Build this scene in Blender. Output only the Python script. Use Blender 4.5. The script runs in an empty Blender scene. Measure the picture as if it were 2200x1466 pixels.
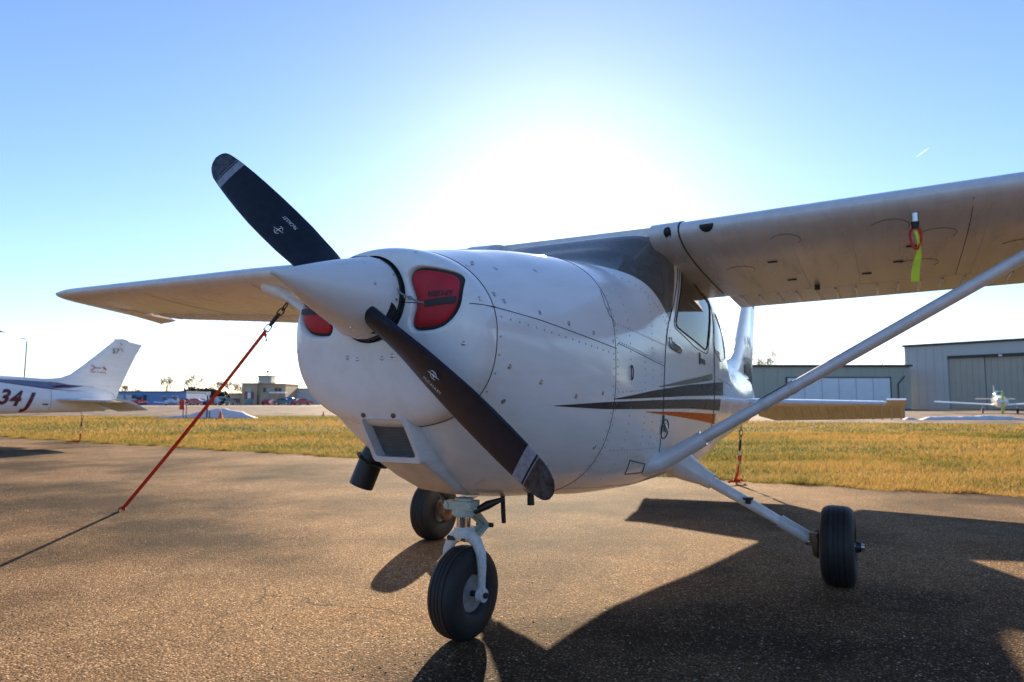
import bpy, bmesh, math, random
import numpy as np
from mathutils import Vector, Matrix

rnd = random.Random(7)
scene = bpy.context.scene
COL = scene.collection

# ------------------------------------------------------------------ camera
CAM = np.array([2.768, 1.601, 0.982]); YAW, PIT, FPX = 3.6393, 0.0852, 1499.0
c_fw = np.array([math.cos(YAW)*math.cos(PIT), math.sin(YAW)*math.cos(PIT), math.sin(PIT)])
c_rt = np.array([math.sin(YAW), -math.cos(YAW), 0.0])
c_up = np.cross(c_rt, c_fw)
cam_data = bpy.data.cameras.new('camera')
cam = bpy.data.objects.new('camera', cam_data); COL.objects.link(cam)
cam.matrix_world = Matrix(((c_rt[0], c_up[0], -c_fw[0], CAM[0]), (c_rt[1], c_up[1], -c_fw[1], CAM[1]),
                           (c_rt[2], c_up[2], -c_fw[2], CAM[2]), (0, 0, 0, 1)))
cam_data.sensor_width = 36.0; cam_data.lens = 36.0*FPX/2200.0
cam_data.clip_start = 0.05; cam_data.clip_end = 5000
cam_data.dof.use_dof = True; cam_data.dof.focus_distance = 2.5; cam_data.dof.aperture_fstop = 5.0
scene.camera = cam

# ------------------------------------------------------------------ sky and sun
SUN_AZ, SUN_EL = 204.6, 16.8            # direction towards the sun, degrees
w = bpy.data.worlds.new('World'); scene.world = w; w.use_nodes = True
nt = w.node_tree
bg = nt.nodes['Background']
sky = nt.nodes.new('ShaderNodeTexSky'); sky.sky_type = 'NISHITA'; sky.sun_disc = False
sky.sun_elevation = math.radians(SUN_EL); sky.sun_rotation = math.radians(90-SUN_AZ)
sky.air_density = 1.0; sky.dust_density = 0.2; sky.ozone_density = 3.0; sky.altitude = 100
hs = nt.nodes.new('ShaderNodeHueSaturation'); hs.inputs['Saturation'].default_value = 1.0
tint = nt.nodes.new('ShaderNodeMix'); tint.data_type = 'RGBA'; tint.blend_type = 'MULTIPLY'; tint.inputs[0].default_value = 1.0; tint.inputs[7].default_value = (0.95, 0.965, 1.10, 1)
nt.links.new(sky.outputs[0], hs.inputs['Color']); nt.links.new(hs.outputs[0], tint.inputs[6]); nt.links.new(tint.outputs[2], bg.inputs[0]); bg.inputs[1].default_value = 0.064
sl = bpy.data.lights.new('sun', 'SUN'); sl.energy = 5.0; sl.angle = math.radians(0.55); sl.color = (1.0, 0.81, 0.56)
so = bpy.data.objects.new('sun', sl); COL.objects.link(so)
a, e = math.radians(SUN_AZ), math.radians(SUN_EL)
sdir = Vector((math.cos(a)*math.cos(e), math.sin(a)*math.cos(e), math.sin(e)))
so.rotation_euler = sdir.to_track_quat('Z', 'Y').to_euler(); so.location = (-60, -28, 24)
vs = scene.view_settings
vs.view_transform = 'Standard'; vs.look = 'None'; vs.gamma = 1.0; vs.exposure = 1.72; vs.use_curve_mapping = False
scene.render.engine = 'CYCLES'
scene.cycles.max_bounces = 8; scene.cycles.transparent_max_bounces = 12
try:
    scene.cycles.sample_clamp_indirect = 6.0
    scene.cycles.use_denoising = True
except Exception: pass

# ------------------------------------------------------------------ material helpers
def new_mat(name):
    m = bpy.data.materials.new(name); m.use_nodes = True
    n = m.node_tree; return m, n, n.nodes['Principled BSDF']
def N(n, kind, **kw):
    x = n.nodes.new(kind)
    for k, v in kw.items():
        if k.startswith('i_'):
            key = k[2:]; key = int(key) if key.isdigit() else key.replace('_', ' ')
            x.inputs[key].default_value = v
        else: setattr(x, k, v)
    return x
def L(n, a, b): n.links.new(a, b)
def ramp(n, fac, stops):
    r = n.nodes.new('ShaderNodeValToRGB'); el = r.color_ramp.elements
    while len(el) < len(stops): el.new(0.5)
    for x, (p, c) in zip(el, stops):
        x.position = p; x.color = (c[0], c[1], c[2], 1) if not isinstance(c, float) else (c, c, c, 1)
    L(n, fac, r.inputs[0]); return r
def simple(name, col, rough=0.5, metal=0.0, var=0.12, scale=14.0, bump=0.0, bscale=60.0, spec=0.5, coat=0.0):
    """base colour broken up by a soft noise, optional fine bump"""
    m, n, b = new_mat(name)
    tc = N(n, 'ShaderNodeTexCoord')
    no = N(n, 'ShaderNodeTexNoise', i_Scale=scale, i_Detail=5.0, i_Roughness=0.6); L(n, tc.outputs['Object'], no.inputs['Vector'])
    lo = tuple(c*(1-var) for c in col); hi = tuple(min(1, c*(1+var)) for c in col)
    r = ramp(n, no.outputs['Fac'], [(0.3, lo), (0.7, hi)]); L(n, r.outputs[0], b.inputs['Base Color'])
    b.inputs['Roughness'].default_value = rough; b.inputs['Metallic'].default_value = metal
    b.inputs['Specular IOR Level'].default_value = spec; b.inputs['Coat Weight'].default_value = coat
    if coat: b.inputs['Coat Roughness'].default_value = 0.06
    if bump:
        n2 = N(n, 'ShaderNodeTexNoise', i_Scale=bscale, i_Detail=4.0); L(n, tc.outputs['Object'], n2.inputs['Vector'])
        bp = N(n, 'ShaderNodeBump', i_Strength=bump, i_Distance=0.01); L(n, n2.outputs['Fac'], bp.inputs['Height'])
        L(n, bp.outputs[0], b.inputs['Normal'])
    return m
def paint(name, col, rough=0.16, wav=0.05, dirt=0.35, dirtcol=(0.30, 0.27, 0.23), spec=0.5):
    """gloss aircraft paint: faint oil-canning, grime speckle and streaks"""
    m, n, b = new_mat(name)
    tc = N(n, 'ShaderNodeTexCoord')
    n1 = N(n, 'ShaderNodeTexNoise', i_Scale=2.3, i_Detail=2.0); L(n, tc.outputs['Object'], n1.inputs['Vector'])
    bp = N(n, 'ShaderNodeBump', i_Strength=wav, i_Distance=0.05); L(n, n1.outputs['Fac'], bp.inputs['Height'])
    n3 = N(n, 'ShaderNodeTexNoise', i_Scale=160.0, i_Detail=2.0); L(n, tc.outputs['Object'], n3.inputs['Vector'])
    bp2 = N(n, 'ShaderNodeBump', i_Strength=0.02, i_Distance=0.004); L(n, n3.outputs['Fac'], bp2.inputs['Height']); L(n, bp.outputs[0], bp2.inputs['Normal'])
    L(n, bp2.outputs[0], b.inputs['Normal'])
    mp = N(n, 'ShaderNodeMapping'); mp.inputs['Scale'].default_value = (1.2, 9.0, 9.0); L(n, tc.outputs['Object'], mp.inputs['Vector'])
    n2 = N(n, 'ShaderNodeTexNoise', i_Scale=1.6, i_Detail=7.0, i_Roughness=0.65); L(n, mp.outputs[0], n2.inputs['Vector'])
    r = ramp(n, n2.outputs['Fac'], [(0.45, 0.0), (0.85, dirt)])
    vo = N(n, 'ShaderNodeTexVoronoi', i_Scale=38.0); L(n, tc.outputs['Object'], vo.inputs['Vector'])
    r2 = ramp(n, vo.outputs['Distance'], [(0.02, dirt*1.2), (0.05, 0.0)])
    n4 = N(n, 'ShaderNodeTexNoise', i_Scale=3.0); L(n, tc.outputs['Object'], n4.inputs['Vector'])
    r4 = ramp(n, n4.outputs['Fac'], [(0.52, 0.0), (0.6, 1.0)])
    mu = N(n, 'ShaderNodeMath', operation='MULTIPLY'); L(n, r2.outputs[0], mu.inputs[0]); L(n, r4.outputs[0], mu.inputs[1])
    mx = N(n, 'ShaderNodeMath', operation='MAXIMUM'); L(n, r.outputs[0], mx.inputs[0]); L(n, mu.outputs[0], mx.inputs[1])
    mix = N(n, 'ShaderNodeMix', data_type='RGBA'); mix.inputs[6].default_value = (*col, 1); mix.inputs[7].default_value = (*dirtcol, 1)
    L(n, mx.outputs[0], mix.inputs[0]); L(n, mix.outputs[2], b.inputs['Base Color'])
    b.inputs['Specular IOR Level'].default_value = spec
    rr = ramp(n, n2.outputs['Fac'], [(0.3, rough), (0.8, rough+0.22)]); L(n, rr.outputs[0], b.inputs['Roughness'])
    return m
def glass(name, tint=(0.80, 0.86, 0.88), ior=1.5, dust=0.0):
    m = bpy.data.materials.new(name); m.use_nodes = True; n = m.node_tree; n.nodes.clear()
    o = N(n, 'ShaderNodeOutputMaterial'); t = N(n, 'ShaderNodeBsdfTransparent'); t.inputs[0].default_value = (*tint, 1)
    g = N(n, 'ShaderNodeBsdfGlossy'); g.inputs['Roughness'].default_value = 0.03
    f = N(n, 'ShaderNodeFresnel'); f.inputs[0].default_value = ior
    mx = N(n, 'ShaderNodeMixShader'); L(n, f.outputs[0], mx.inputs[0]); L(n, t.outputs[0], mx.inputs[1]); L(n, g.outputs[0], mx.inputs[2])
    
    if dust:     # film of dust that scatters the low sun
        tr = N(n, 'ShaderNodeBsdfTranslucent'); tr.inputs[0].default_value = (.8, .8, .78, 1); df = N(n, 'ShaderNodeBsdfDiffuse'); df.inputs[0].default_value = (.7, .7, .68, 1)
        m2 = N(n, 'ShaderNodeMixShader'); m2.inputs[0].default_value = .35; L(n, tr.outputs[0], m2.inputs[1]); L(n, df.outputs[0], m2.inputs[2])
        tc = N(n, 'ShaderNodeTexCoord'); no = N(n, 'ShaderNodeTexNoise', i_Scale=5.0, i_Detail=6.0); L(n, tc.outputs['Object'], no.inputs['Vector']); r = ramp(n, no.outputs['Fac'], [(.3, dust*.7), (.7, dust*1.3)])
        m3 = N(n, 'ShaderNodeMixShader'); L(n, r.outputs[0], m3.inputs[0]); L(n, mx.outputs[0], m3.inputs[1]); L(n, m2.outputs[0], m3.inputs[2]); mx = m3
    L(n, mx.outputs[0], o.inputs[0]); return m

M = {}
M['white'] = paint('aircraft_white', (0.86, 0.86, 0.86), rough=0.05, wav=0.10, dirt=0.22)
M['wingwhite'] = paint('wing_white', (0.72, 0.73, 0.74), rough=0.14, wav=0.05, dirt=0.4)
M['spinner'] = paint('spinner_white', (0.78, 0.78, 0.79), rough=0.2, wav=0.0, dirt=0.3)
M['belly'] = paint('grimy_white', (0.66, 0.63, 0.60), rough=0.35, wav=0.03, dirt=0.7)
M['seam'] = simple('seam_shadow_grey', (0.03, 0.03, 0.035), 0.7)
M['charcoal'] = paint('stripe_charcoal', (0.016, 0.022, 0.028), rough=0.2, wav=0.10, dirt=0.08, spec=.06)
M['purplegrey'] = paint('stripe_grey', (0.06, 0.055, 0.06), rough=0.2, wav=0.10, dirt=0.08, spec=.06)
M['olive'] = paint('stripe_olive_grey', (0.16, 0.165, 0.14), rough=0.2, wav=0.10, dirt=0.08, spec=.06)
M['orange'] = paint('stripe_orange', (0.70, 0.085, 0.008), rough=0.2, wav=0.10, dirt=0.05, spec=.05)
M['maroon'] = paint('stripe_maroon', (0.13, 0.012, 0.03), rough=0.2, wav=0.03, dirt=0.1)
M['bluegrey'] = paint('stripe_blue_grey', (0.16, 0.19, 0.30), rough=0.2, wav=0.03, dirt=0.1)
M['prop'] = simple('propeller_black', (0.012, 0.016, 0.027), 0.36, var=0.35, scale=30, bump=0.03, bscale=220, spec=.28)  # slight blue in the black stands in for reflected sky
M['propwhite'] = simple('propeller_band_white', (0.27, 0.29, 0.34), 0.4, var=0.3, scale=60)
M['proptip'] = simple('propeller_tip_worn', (0.05, 0.055, 0.065), 0.36, var=0.9, scale=45)
M['decal'] = simple('decal_white', (0.75, 0.76, 0.78), 0.45)
M['black'] = simple('black_satin', (0.012, 0.012, 0.013), 0.45, var=0.3)
M['rubber'] = simple('tyre_rubber', (0.014, 0.014, 0.015), 0.62, var=0.3, scale=40, bump=0.12, bscale=90)
M['rim'] = simple('wheel_grey', (0.30, 0.31, 0.32), 0.4, metal=0.3, var=0.3, scale=30)
M['rust'] = simple('rusty_brake', (0.20, 0.11, 0.06), 0.65, metal=0.3, var=0.6, scale=40, bump=0.2)
M['steel'] = simple('steel', (0.55, 0.55, 0.56), 0.28, metal=0.9, var=0.2, scale=40)
M['chrome'] = simple('chrome', (0.85, 0.86, 0.88), 0.06, metal=1.0, var=0.03)
M['gearwhite'] = simple('gear_white_chipped', (0.56, 0.58, 0.57), 0.32, var=0.16, scale=80, bump=0.06, bscale=90)
M['geargreen'] = simple('gear_pale_green', (0.46, 0.53, 0.47), 0.4, var=0.14, scale=80, bump=0.1, bscale=90)
M['redplug'] = simple('plug_red_vinyl', (0.50, 0.014, 0.025), 0.55, var=0.25, scale=9, bump=0.06, bscale=18)
M['rivet'] = simple('rivet_shade_grey', (0.42, 0.42, 0.43), .4, var=.2)  # rivets are white; the grey paints in their small shadows
M['redstrap'] = simple('strap_red', (0.60, 0.03, 0.02), 0.7, var=0.3, scale=60, bump=0.15, bscale=300)
M['orangestrap'] = simple('strap_orange_red', (0.60, 0.06, 0.015), 0.7, var=0.3, scale=60)
M['yellow'] = simple('streamer_yellow', (0.70, 0.78, 0.02), 0.65, var=0.15)
M['foam'] = simple('dark_foam', (0.04, 0.037, 0.032), 0.9, var=0.3, bump=0.2, bscale=200)
M['textdark'] = simple('print_dark', (0.03, 0.03, 0.03), 0.6)
M['mesh'] = simple('filter_mesh', (0.05, 0.05, 0.055), 0.5, var=0.5, scale=120, bump=0.4, bscale=260)
M['interior'] = simple('interior_grey', (0.10, 0.10, 0.10), 0.8)
M['seat'] = simple('seat_grey', (0.22, 0.21, 0.2), 0.8)
M['shade'] = simple('sunshade_silver', (0.55, 0.56, 0.58), 0.5, var=0.15, scale=6, bump=0.1, bscale=12)
M['glass'] = glass('window_glass'); M['windscreen'] = glass('dusty_windscreen', dust=.27)

# ------------------------------------------------------------------ mesh helpers
def link(o, parent=None):
    COL.objects.link(o)
    if parent is not None: o.parent = parent
    return o
def mesh(name, v, f, mat, parent=None, smooth=True, kind=None):
    me = bpy.data.meshes.new(name); me.from_pydata([tuple(map(float, p)) for p in v], [], f); me.update()
    if smooth: me.polygons.foreach_set('use_smooth', [True]*len(me.polygons))
    me.materials.append(M[mat] if isinstance(mat, str) else mat)
    o = bpy.data.objects.new(name, me); link(o, parent)
    if kind: o['kind'] = kind
    return o
def from_bm(name, bm, mat, parent=None, smooth=True):
    bmesh.ops.recalc_face_normals(bm, faces=bm.faces[:])
    me = bpy.data.meshes.new(name); bm.to_mesh(me); bm.free()
    if smooth: me.polygons.foreach_set('use_smooth', [True]*len(me.polygons))
    me.materials.append(M[mat] if isinstance(mat, str) else mat)
    return link(bpy.data.objects.new(name, me), parent)
def sharpen(o, deg=35):
    """mark edges sharper than deg so that smooth shading breaks there"""
    bm = bmesh.new(); bm.from_mesh(o.data)
    for ed in bm.edges:
        if len(ed.link_faces) == 2 and ed.calc_face_angle(0) > math.radians(deg): ed.smooth = False
    bm.to_mesh(o.data); bm.free(); return o
def tag(o, label, cat, group=None, kind=None):
    o['label'] = label; o['category'] = cat
    if group: o['group'] = group
    if kind: o['kind'] = kind
    return o
def empty(name, loc, parent=None, rz=0):
    o = bpy.data.objects.new(name, None); o.empty_display_size = 0.2; link(o, parent); o.location = loc; o.rotation_euler = (0, 0, rz); return o
class MB:
    """collects shapes into one vertex / face list"""
    def __init__(s): s.v = []; s.f = []
    def add(s, v, f):
        k = len(s.v); s.v += [tuple(p) for p in v]; s.f += [tuple(i+k for i in q) for q in f]; return s
    def box(s, c, d, R=None):
        p = [np.array((x*d[0]/2, y*d[1]/2, z*d[2]/2)) for x in (-1, 1) for y in (-1, 1) for z in (-1, 1)]
        if R is not None: p = [R @ q for q in p]
        return s.add([q+np.array(c) for q in p], [(0, 1, 3, 2), (4, 6, 7, 5), (0, 4, 5, 1), (2, 3, 7, 6), (0, 2, 6, 4), (1, 5, 7, 3)])
    def loft(s, rings, cap=True, closed=True):
        n = len(rings[0]); v = [p for r in rings for p in r]; f = []
        m = n if closed else n-1
        for i in range(len(rings)-1):
            for j in range(m): f.append((i*n+j, i*n+(j+1) % n, (i+1)*n+(j+1) % n, (i+1)*n+j))
        if cap and closed: f.append(tuple(range(n))[::-1]); f.append(tuple((len(rings)-1)*n+j for j in range(n)))
        return s.add(v, f)
    def tube(s, path, rad, seg=10, cap=True, flat=None, up=None):
        path = [np.array(p, float) for p in path]; rings = []
        if not hasattr(rad, '__len__'): rad = [rad]*len(path)
        ref = np.array(up if up is not None else (0.13, 0.21, 0.97)); 
        for i, p in enumerate(path):
            t = path[min(i+1, len(path)-1)]-path[max(i-1, 0)]; t = t/np.linalg.norm(t)
            a = np.cross(ref, t); 
            if np.linalg.norm(a) < 1e-3: a = np.cross((1, 0, 0), t)
            a /= np.linalg.norm(a); b = np.cross(t, a)
            fb = 1.0 if flat is None else flat
            rings.append([p+rad[i]*(math.cos(q)*a+fb*math.sin(q)*b) for q in [2*math.pi*k/seg for k in range(seg)]])
        return s.loft(rings, cap)
    def cyl(s, p0, p1, r0, r1=None, seg=20): return s.tube([p0, p1], [r0, r0 if r1 is None else r1], seg)
    def lathe(s, prof, c, axis, seg=32, cap=True):
        """prof: (distance along axis, radius)"""
        ax = np.array(axis, float); ax /= np.linalg.norm(ax); t = np.array((0, 0, 1.0)) if abs(ax[2]) < 0.9 else np.array((1.0, 0, 0))
        a = np.cross(t, ax); a /= np.linalg.norm(a); b = np.cross(ax, a); c = np.array(c, float)
        return s.loft([[c+h*ax+r*(math.cos(q)*a+math.sin(q)*b) for q in [2*math.pi*k/seg for k in range(seg)]] for h, r in prof], cap)
    def ball(s, c, r, seg=12, sc=(1, 1, 1)):
        c = np.array(c, float); rings = []
        for i in range(1, seg//2):
            th = math.pi*i/(seg//2); rings.append([c+r*np.array((sc[0]*math.sin(th)*math.cos(q), sc[1]*math.sin(th)*math.sin(q), sc[2]*math.cos(th))) for q in [2*math.pi*k/seg for k in range(seg)]])
        return s.loft(rings, True)
    def build(s, name, mat, parent=None, smooth=True, kind=None, sharp=35):
        o = mesh(name, s.v, s.f, mat, parent, smooth, kind)
        bm = bmesh.new(); bm.from_mesh(o.data); bmesh.ops.recalc_face_normals(bm, faces=bm.faces[:])
        if smooth:
            for ed in bm.edges:
                if len(ed.link_faces) == 2 and ed.calc_face_angle(0) > math.radians(sharp): ed.smooth = False
        bm.to_mesh(o.data); bm.free(); return o
def rotz(a): c, s = math.cos(a), math.sin(a); return np.array(((c, -s, 0), (s, c, 0), (0, 0, 1.0)))
def text_mesh(s, size=1.0, font=None, shear=0.0, bold=0.0):
    cu = bpy.data.curves.new('text', 'FONT'); cu.body = s; cu.size = size; cu.align_x = 'CENTER'; cu.align_y = 'CENTER'; cu.shear = shear; cu.offset = bold
    cu.resolution_u = 4
    o = bpy.data.objects.new('text', cu); COL.objects.link(o)
    dg = bpy.context.evaluated_depsgraph_get(); me = bpy.data.meshes.new_from_object(o.evaluated_get(dg))
    bpy.data.objects.remove(o); bpy.data.curves.remove(cu)
    bm = bmesh.new(); bm.from_mesh(me); bpy.data.meshes.remove(me)
    bmesh.ops.triangulate(bm, faces=bm.faces[:])
    return bm
def copy_tree(o, parent=None):
    c = o.copy(); COL.objects.link(c); c.parent = parent
    for ch in list(o.children): copy_tree(ch, c)
    return c

# ------------------------------------------------------------------ fuselage surface
SEC = np.array([  # X, half width, top, bottom, z of widest, upper exponent, lower exponent
 ( .72, .430, 1.538, .885, 1.22, 2.0, 2.5), ( .60, .452, 1.562, .765, 1.21, 2.05, 2.3), ( .50, .468, 1.583, .690, 1.20, 2.1, 2.2),
 ( .40, .483, 1.600, .635, 1.19, 2.15, 2.2), ( .20, .510, 1.635, .578, 1.18, 2.3, 2.3), ( .00, .535, 1.660, .556, 1.17, 2.45, 2.5),
 (-.12, .548, 1.670, .547, 1.16, 2.6, 2.6), (-.30, .555, 1.680, .530, 1.15, 2.8, 3.0), (-.45, .557, 1.690, .518, 1.15, 3.0, 3.3),
 (-.70, .560, 1.800, .507, 1.15, 4.2, 3.6), (-1.0, .562, 1.925, .500, 1.15, 6.0, 3.8), (-1.5, .565, 1.925, .500, 1.15, 5.5, 3.8),
 (-2.1, .555, 1.900, .500, 1.15, 4.0, 3.6), (-2.4, .530, 1.820, .512, 1.15, 3.6, 3.4), (-2.8, .485, 1.630, .535, 1.12, 3.0, 3.2),
 (-3.2, .430, 1.500, .560, 1.07, 2.2, 3.0), (-4.0, .335, 1.450, .600, 1.02, 1.6, 2.8), (-5.0, .235, 1.425, .660, .98, 1.35, 2.6),
 (-5.8, .150, 1.390, .700, .97, 1.3, 2.4), (-6.35, .090, 1.300, .745, .97, 1.5, 2.2), (-6.6, .050, 1.150, .800, .98, 2.0, 2.0)])[::-1]
_h = np.diff(SEC[:, 0]); _d = np.diff(SEC[:, 1:], axis=0)/_h[:, None]; _m = np.zeros_like(SEC[:, 1:])
for _i in range(1, len(SEC)-1):
    for _j in range(6):
        if _d[_i-1, _j]*_d[_i, _j] > 0:
            _w1 = 2*_h[_i]+_h[_i-1]; _w2 = _h[_i]+2*_h[_i-1]; _m[_i, _j] = (_w1+_w2)/(_w1/_d[_i-1, _j]+_w2/_d[_i, _j])
_m[0] = _d[0]; _m[-1] = _d[-1]
def sec(x):
    i = int(np.clip(np.searchsorted(SEC[:, 0], x)-1, 0, len(SEC)-2)); h = _h[i]; t = (x-SEC[i, 0])/h
    return ((1+2*t)*(1-t)**2*SEC[i, 1:]+t*(1-t)**2*h*_m[i]+t*t*(3-2*t)*SEC[i+1, 1:]+t*t*(t-1)*h*_m[i+1])
def spow(c, p): return math.copysign(abs(c)**p, c)
def ring_pt(x, q):
    hw, tp, bt, zw, nu, nl = sec(x); c, s = math.cos(q), math.sin(q)
    return (x, hw*spow(c, 2/(nu if s >= 0 else nl)), zw+(tp-zw)*abs(s)**(2/nu) if s >= 0 else zw-(zw-bt)*abs(s)**(2/nl))
def side_y(x, z):
    hw, tp, bt, zw, nu, nl = sec(x)
    if z >= zw: k, n = (z-zw)/(tp-zw), nu
    else: k, n = (zw-z)/(zw-bt), nl
    k = min(max(k, 0), 0.9999); return hw*(1-k**n)**(1/n)
def side_pt(x, z, off=0.0, sgn=1):
    e = 2e-3; y = side_y(x, z)
    dx = (side_y(x+e, z)-side_y(x-e, z))/(2*e); dz = (side_y(x, z+e)-side_y(x, z-e))/(2*e)
    n = np.array((-dx, 1, -dz)); n /= np.linalg.norm(n); p = np.array((x, y, z))+off*n
    return np.array((p[0], sgn*p[1], p[2]))
def side_n(x, z, sgn=1):
    p = side_pt(x, z, 0, sgn); q = side_pt(x, z, 1, sgn); return q-p
# -- end surface

# ------------------------------------------------------------------ airplane
BOWL_X, LIP_X = 0.72, 0.868
HUB = np.array((0.945, 0.0, 1.332)); SP_BASE = np.array((0.885, 0.0, 1.337)); SP_TIP = np.array((1.322, 0.0, 1.362))
INLET = [(0.167, 1.401), (0.174, 1.423), (0.2, 1.434), (0.228, 1.432), (0.267, 1.426), (0.306, 1.417), (0.328, 1.409), (0.345, 1.39), (0.351, 1.365), (0.353, 1.34), (0.355, 1.318), (0.352, 1.293), (0.341, 1.27), (0.325, 1.251), (0.301, 1.233), (0.264, 1.222), (0.226, 1.22), (0.19, 1.22), (0.179, 1.229), (0.179, 1.252), (0.186, 1.277), (0.195, 1.299), (0.194, 1.324), (0.187, 1.345), (0.176, 1.37)]
def resample(poly, n, closed=True):
    p = np.array(poly, float); 
    if closed: p = np.vstack([p, p[:1]])
    d = np.concatenate([[0], np.cumsum(np.linalg.norm(np.diff(p, axis=0), axis=1))]); t = np.linspace(0, d[-1], n, endpoint=not closed)
    return np.stack([np.interp(t, d, p[:, k]) for k in range(p.shape[1])], 1)
def smooth_closed(p, it=2):
    for _ in range(it): p = 0.5*p+0.25*(np.roll(p, 1, 0)+np.roll(p, -1, 0))
    return p
def poly_sd(pts, poly):
    """signed distance (negative inside) of 2-D points to a closed polygon"""
    a = poly; b = np.roll(poly, -1, 0); d = np.full(len(pts), 1e9); ins = np.zeros(len(pts), bool)
    for p0, p1 in zip(a, b):
        e = p1-p0; w_ = pts-p0; t = np.clip((w_@e)/(e@e), 0, 1); d = np.minimum(d, np.linalg.norm(w_-t[:, None]*e, axis=1))
        c1 = (p0[1] <= pts[:, 1]) & (p1[1] > pts[:, 1]); c2 = (p0[1] > pts[:, 1]) & (p1[1] <= pts[:, 1]); cr = e[0]*w_[:, 1]-e[1]*w_[:, 0]
        ins ^= (c1 & (cr > 0)) | (c2 & (cr < 0))
    return np.where(ins, -d, d)
def bowl_pt(s, q):
    """s 0 at the lip round the spinner, 1 at the seam with the cowling"""
    hw, tp, bt, zw, nu, nl = sec(BOWL_X); c, sn = math.cos(q), math.sin(q); r0 = 0.155
    g = math.sin(s*math.pi/2)**0.9; ex = 2.1+.9*c*c; x = BOWL_X+(LIP_X-BOWL_X)*max(0.0, 1-g**ex)**(1/ex)
    oy, oz = hw*spow(c, 2/(nu if sn >= 0 else nl)), (zw+(tp-zw)*abs(sn)**(2/nu) if sn >= 0 else zw-(zw-bt)*abs(sn)**(2/nl))
    iy, iz = r0*c, SP_BASE[2]+r0*sn
    return (x, iy+(oy-iy)*g, iz+(oz-iz)*g)
def bowl_x(y, z):
    """x of the nose bowl face above a point of the y-z plane (nearest sample)"""
    return BOWL_FACE[np.argmin((BOWL_FACE[:, 1]-y)**2+(BOWL_FACE[:, 2]-z)**2), 0]
BOWL_FACE = np.array([bowl_pt(s, q) for s in np.linspace(0, 1, 180) for q in np.linspace(0, 2*math.pi, 420)])

def rib_strip(name, path, mat, parent, r=0.0022, seg=6):
    return MB().tube(path, r, seg).build(name, mat, parent)
def stripe(name, top, bot, mat, parent, sgn=1, off=0.0018, n=36, rows=5):
    """band painted along the side: top and bottom outlines as (x, z) lists"""
    t = np.array(top); b = np.array(bot); k = np.linspace(0, 1, n)
    def cur(p):
        d = np.concatenate([[0], np.cumsum(np.abs(np.diff(p[:, 0])))]); d /= d[-1]; return np.stack([np.interp(k, d, p[:, j]) for j in (0, 1)], 1)
    T, B = cur(t), cur(b); v = []; f = []
    for i in range(n):
        for j in range(rows): p = T[i]+(B[i]-T[i])*j/(rows-1); v.append(side_pt(p[0], p[1], off, sgn))
    for i in range(n-1):
        for j in range(rows-1): a_ = i*rows+j; f.append((a_, a_+1, a_+rows+1, a_+rows))
    return mesh(name, v, f, mat, parent)
def side_text(name, s, size, x, z, mat, parent, sgn=1, ang=0.0, shear=0.0, bold=0.0, off=0.003, cuts=2, sx=1.0):
    bm = text_mesh(s, size, shear=shear, bold=bold)
    bmesh.ops.subdivide_edges(bm, edges=bm.edges[:], cuts=cuts, use_grid_fill=True)
    ca, sa = math.cos(ang), math.sin(ang)
    for vv in bm.verts:
        u, t = vv.co.x*sx, vv.co.y; u, t = u*ca-t*sa, u*sa+t*ca
        vv.co = Vector(side_pt(x-sgn*u, z+t, off, sgn))
    return from_bm(name, bm, mat, parent)

# ---- wing geometry
def naca(n=22, tc=0.125, x1=1.0, x0=0.0):
    xs = x0+(x1-x0)*(1-np.cos(np.linspace(0, math.pi, n)))/2 if x0 == 0 else np.linspace(x0, x1, n)
    if x0 == 0: xs = x1*(1-np.cos(np.linspace(0, math.pi/2, n)))
    m_, p_ = 0.02, 0.4
    yt = 5*tc*(0.2969*np.sqrt(xs)-0.126*xs-0.3516*xs**2+0.2843*xs**3-0.1036*xs**4)
    yc = np.where(xs < p_, m_/p_**2*(2*p_*xs-xs**2), m_/(1-p_)**2*((1-2*p_)+2*p_*xs-xs**2))
    return xs, yc+yt, yc-yt
def wing_par(y):
    y = abs(y); t = max(0.0, (y-2.6)/2.8)
    return 1.63-0.50*t, -0.79-0.13*t, 1.875+0.026*(y-0.63), math.radians(8.0-2.6*t)     # chord, x and z of leading edge, incidence
def wpt(y, xc, yc, grow=0.0, droop=0.0):
    c, xl, zl, inc = wing_par(y); dx, dz = xc*c, yc*c
    return np.array((xl+grow-dx*math.cos(inc)-dz*math.sin(inc), y, zl+dz*math.cos(inc)-dx*math.sin(inc)-droop*xc**2))
def wing_loop(y, x0, x1, grow=1.0, droop=0.0, n=20, nose=0.0):
    xs, u, l = naca(n, x1=x1, x0=x0)
    up = [wpt(y, x, a_*grow, nose, droop) for x, a_ in zip(xs, u)]; lo = [wpt(y, x, a_*grow, nose, droop) for x, a_ in zip(xs, l)]
    if x0 == 0: return up[::-1]+lo[1:]
    return up[::-1]+lo
def under(y, xc, off=0.0):
    xs, u, l = naca(60); return wpt(y, xc, np.interp(xc, xs, l))-np.array((0, 0, off))

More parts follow.
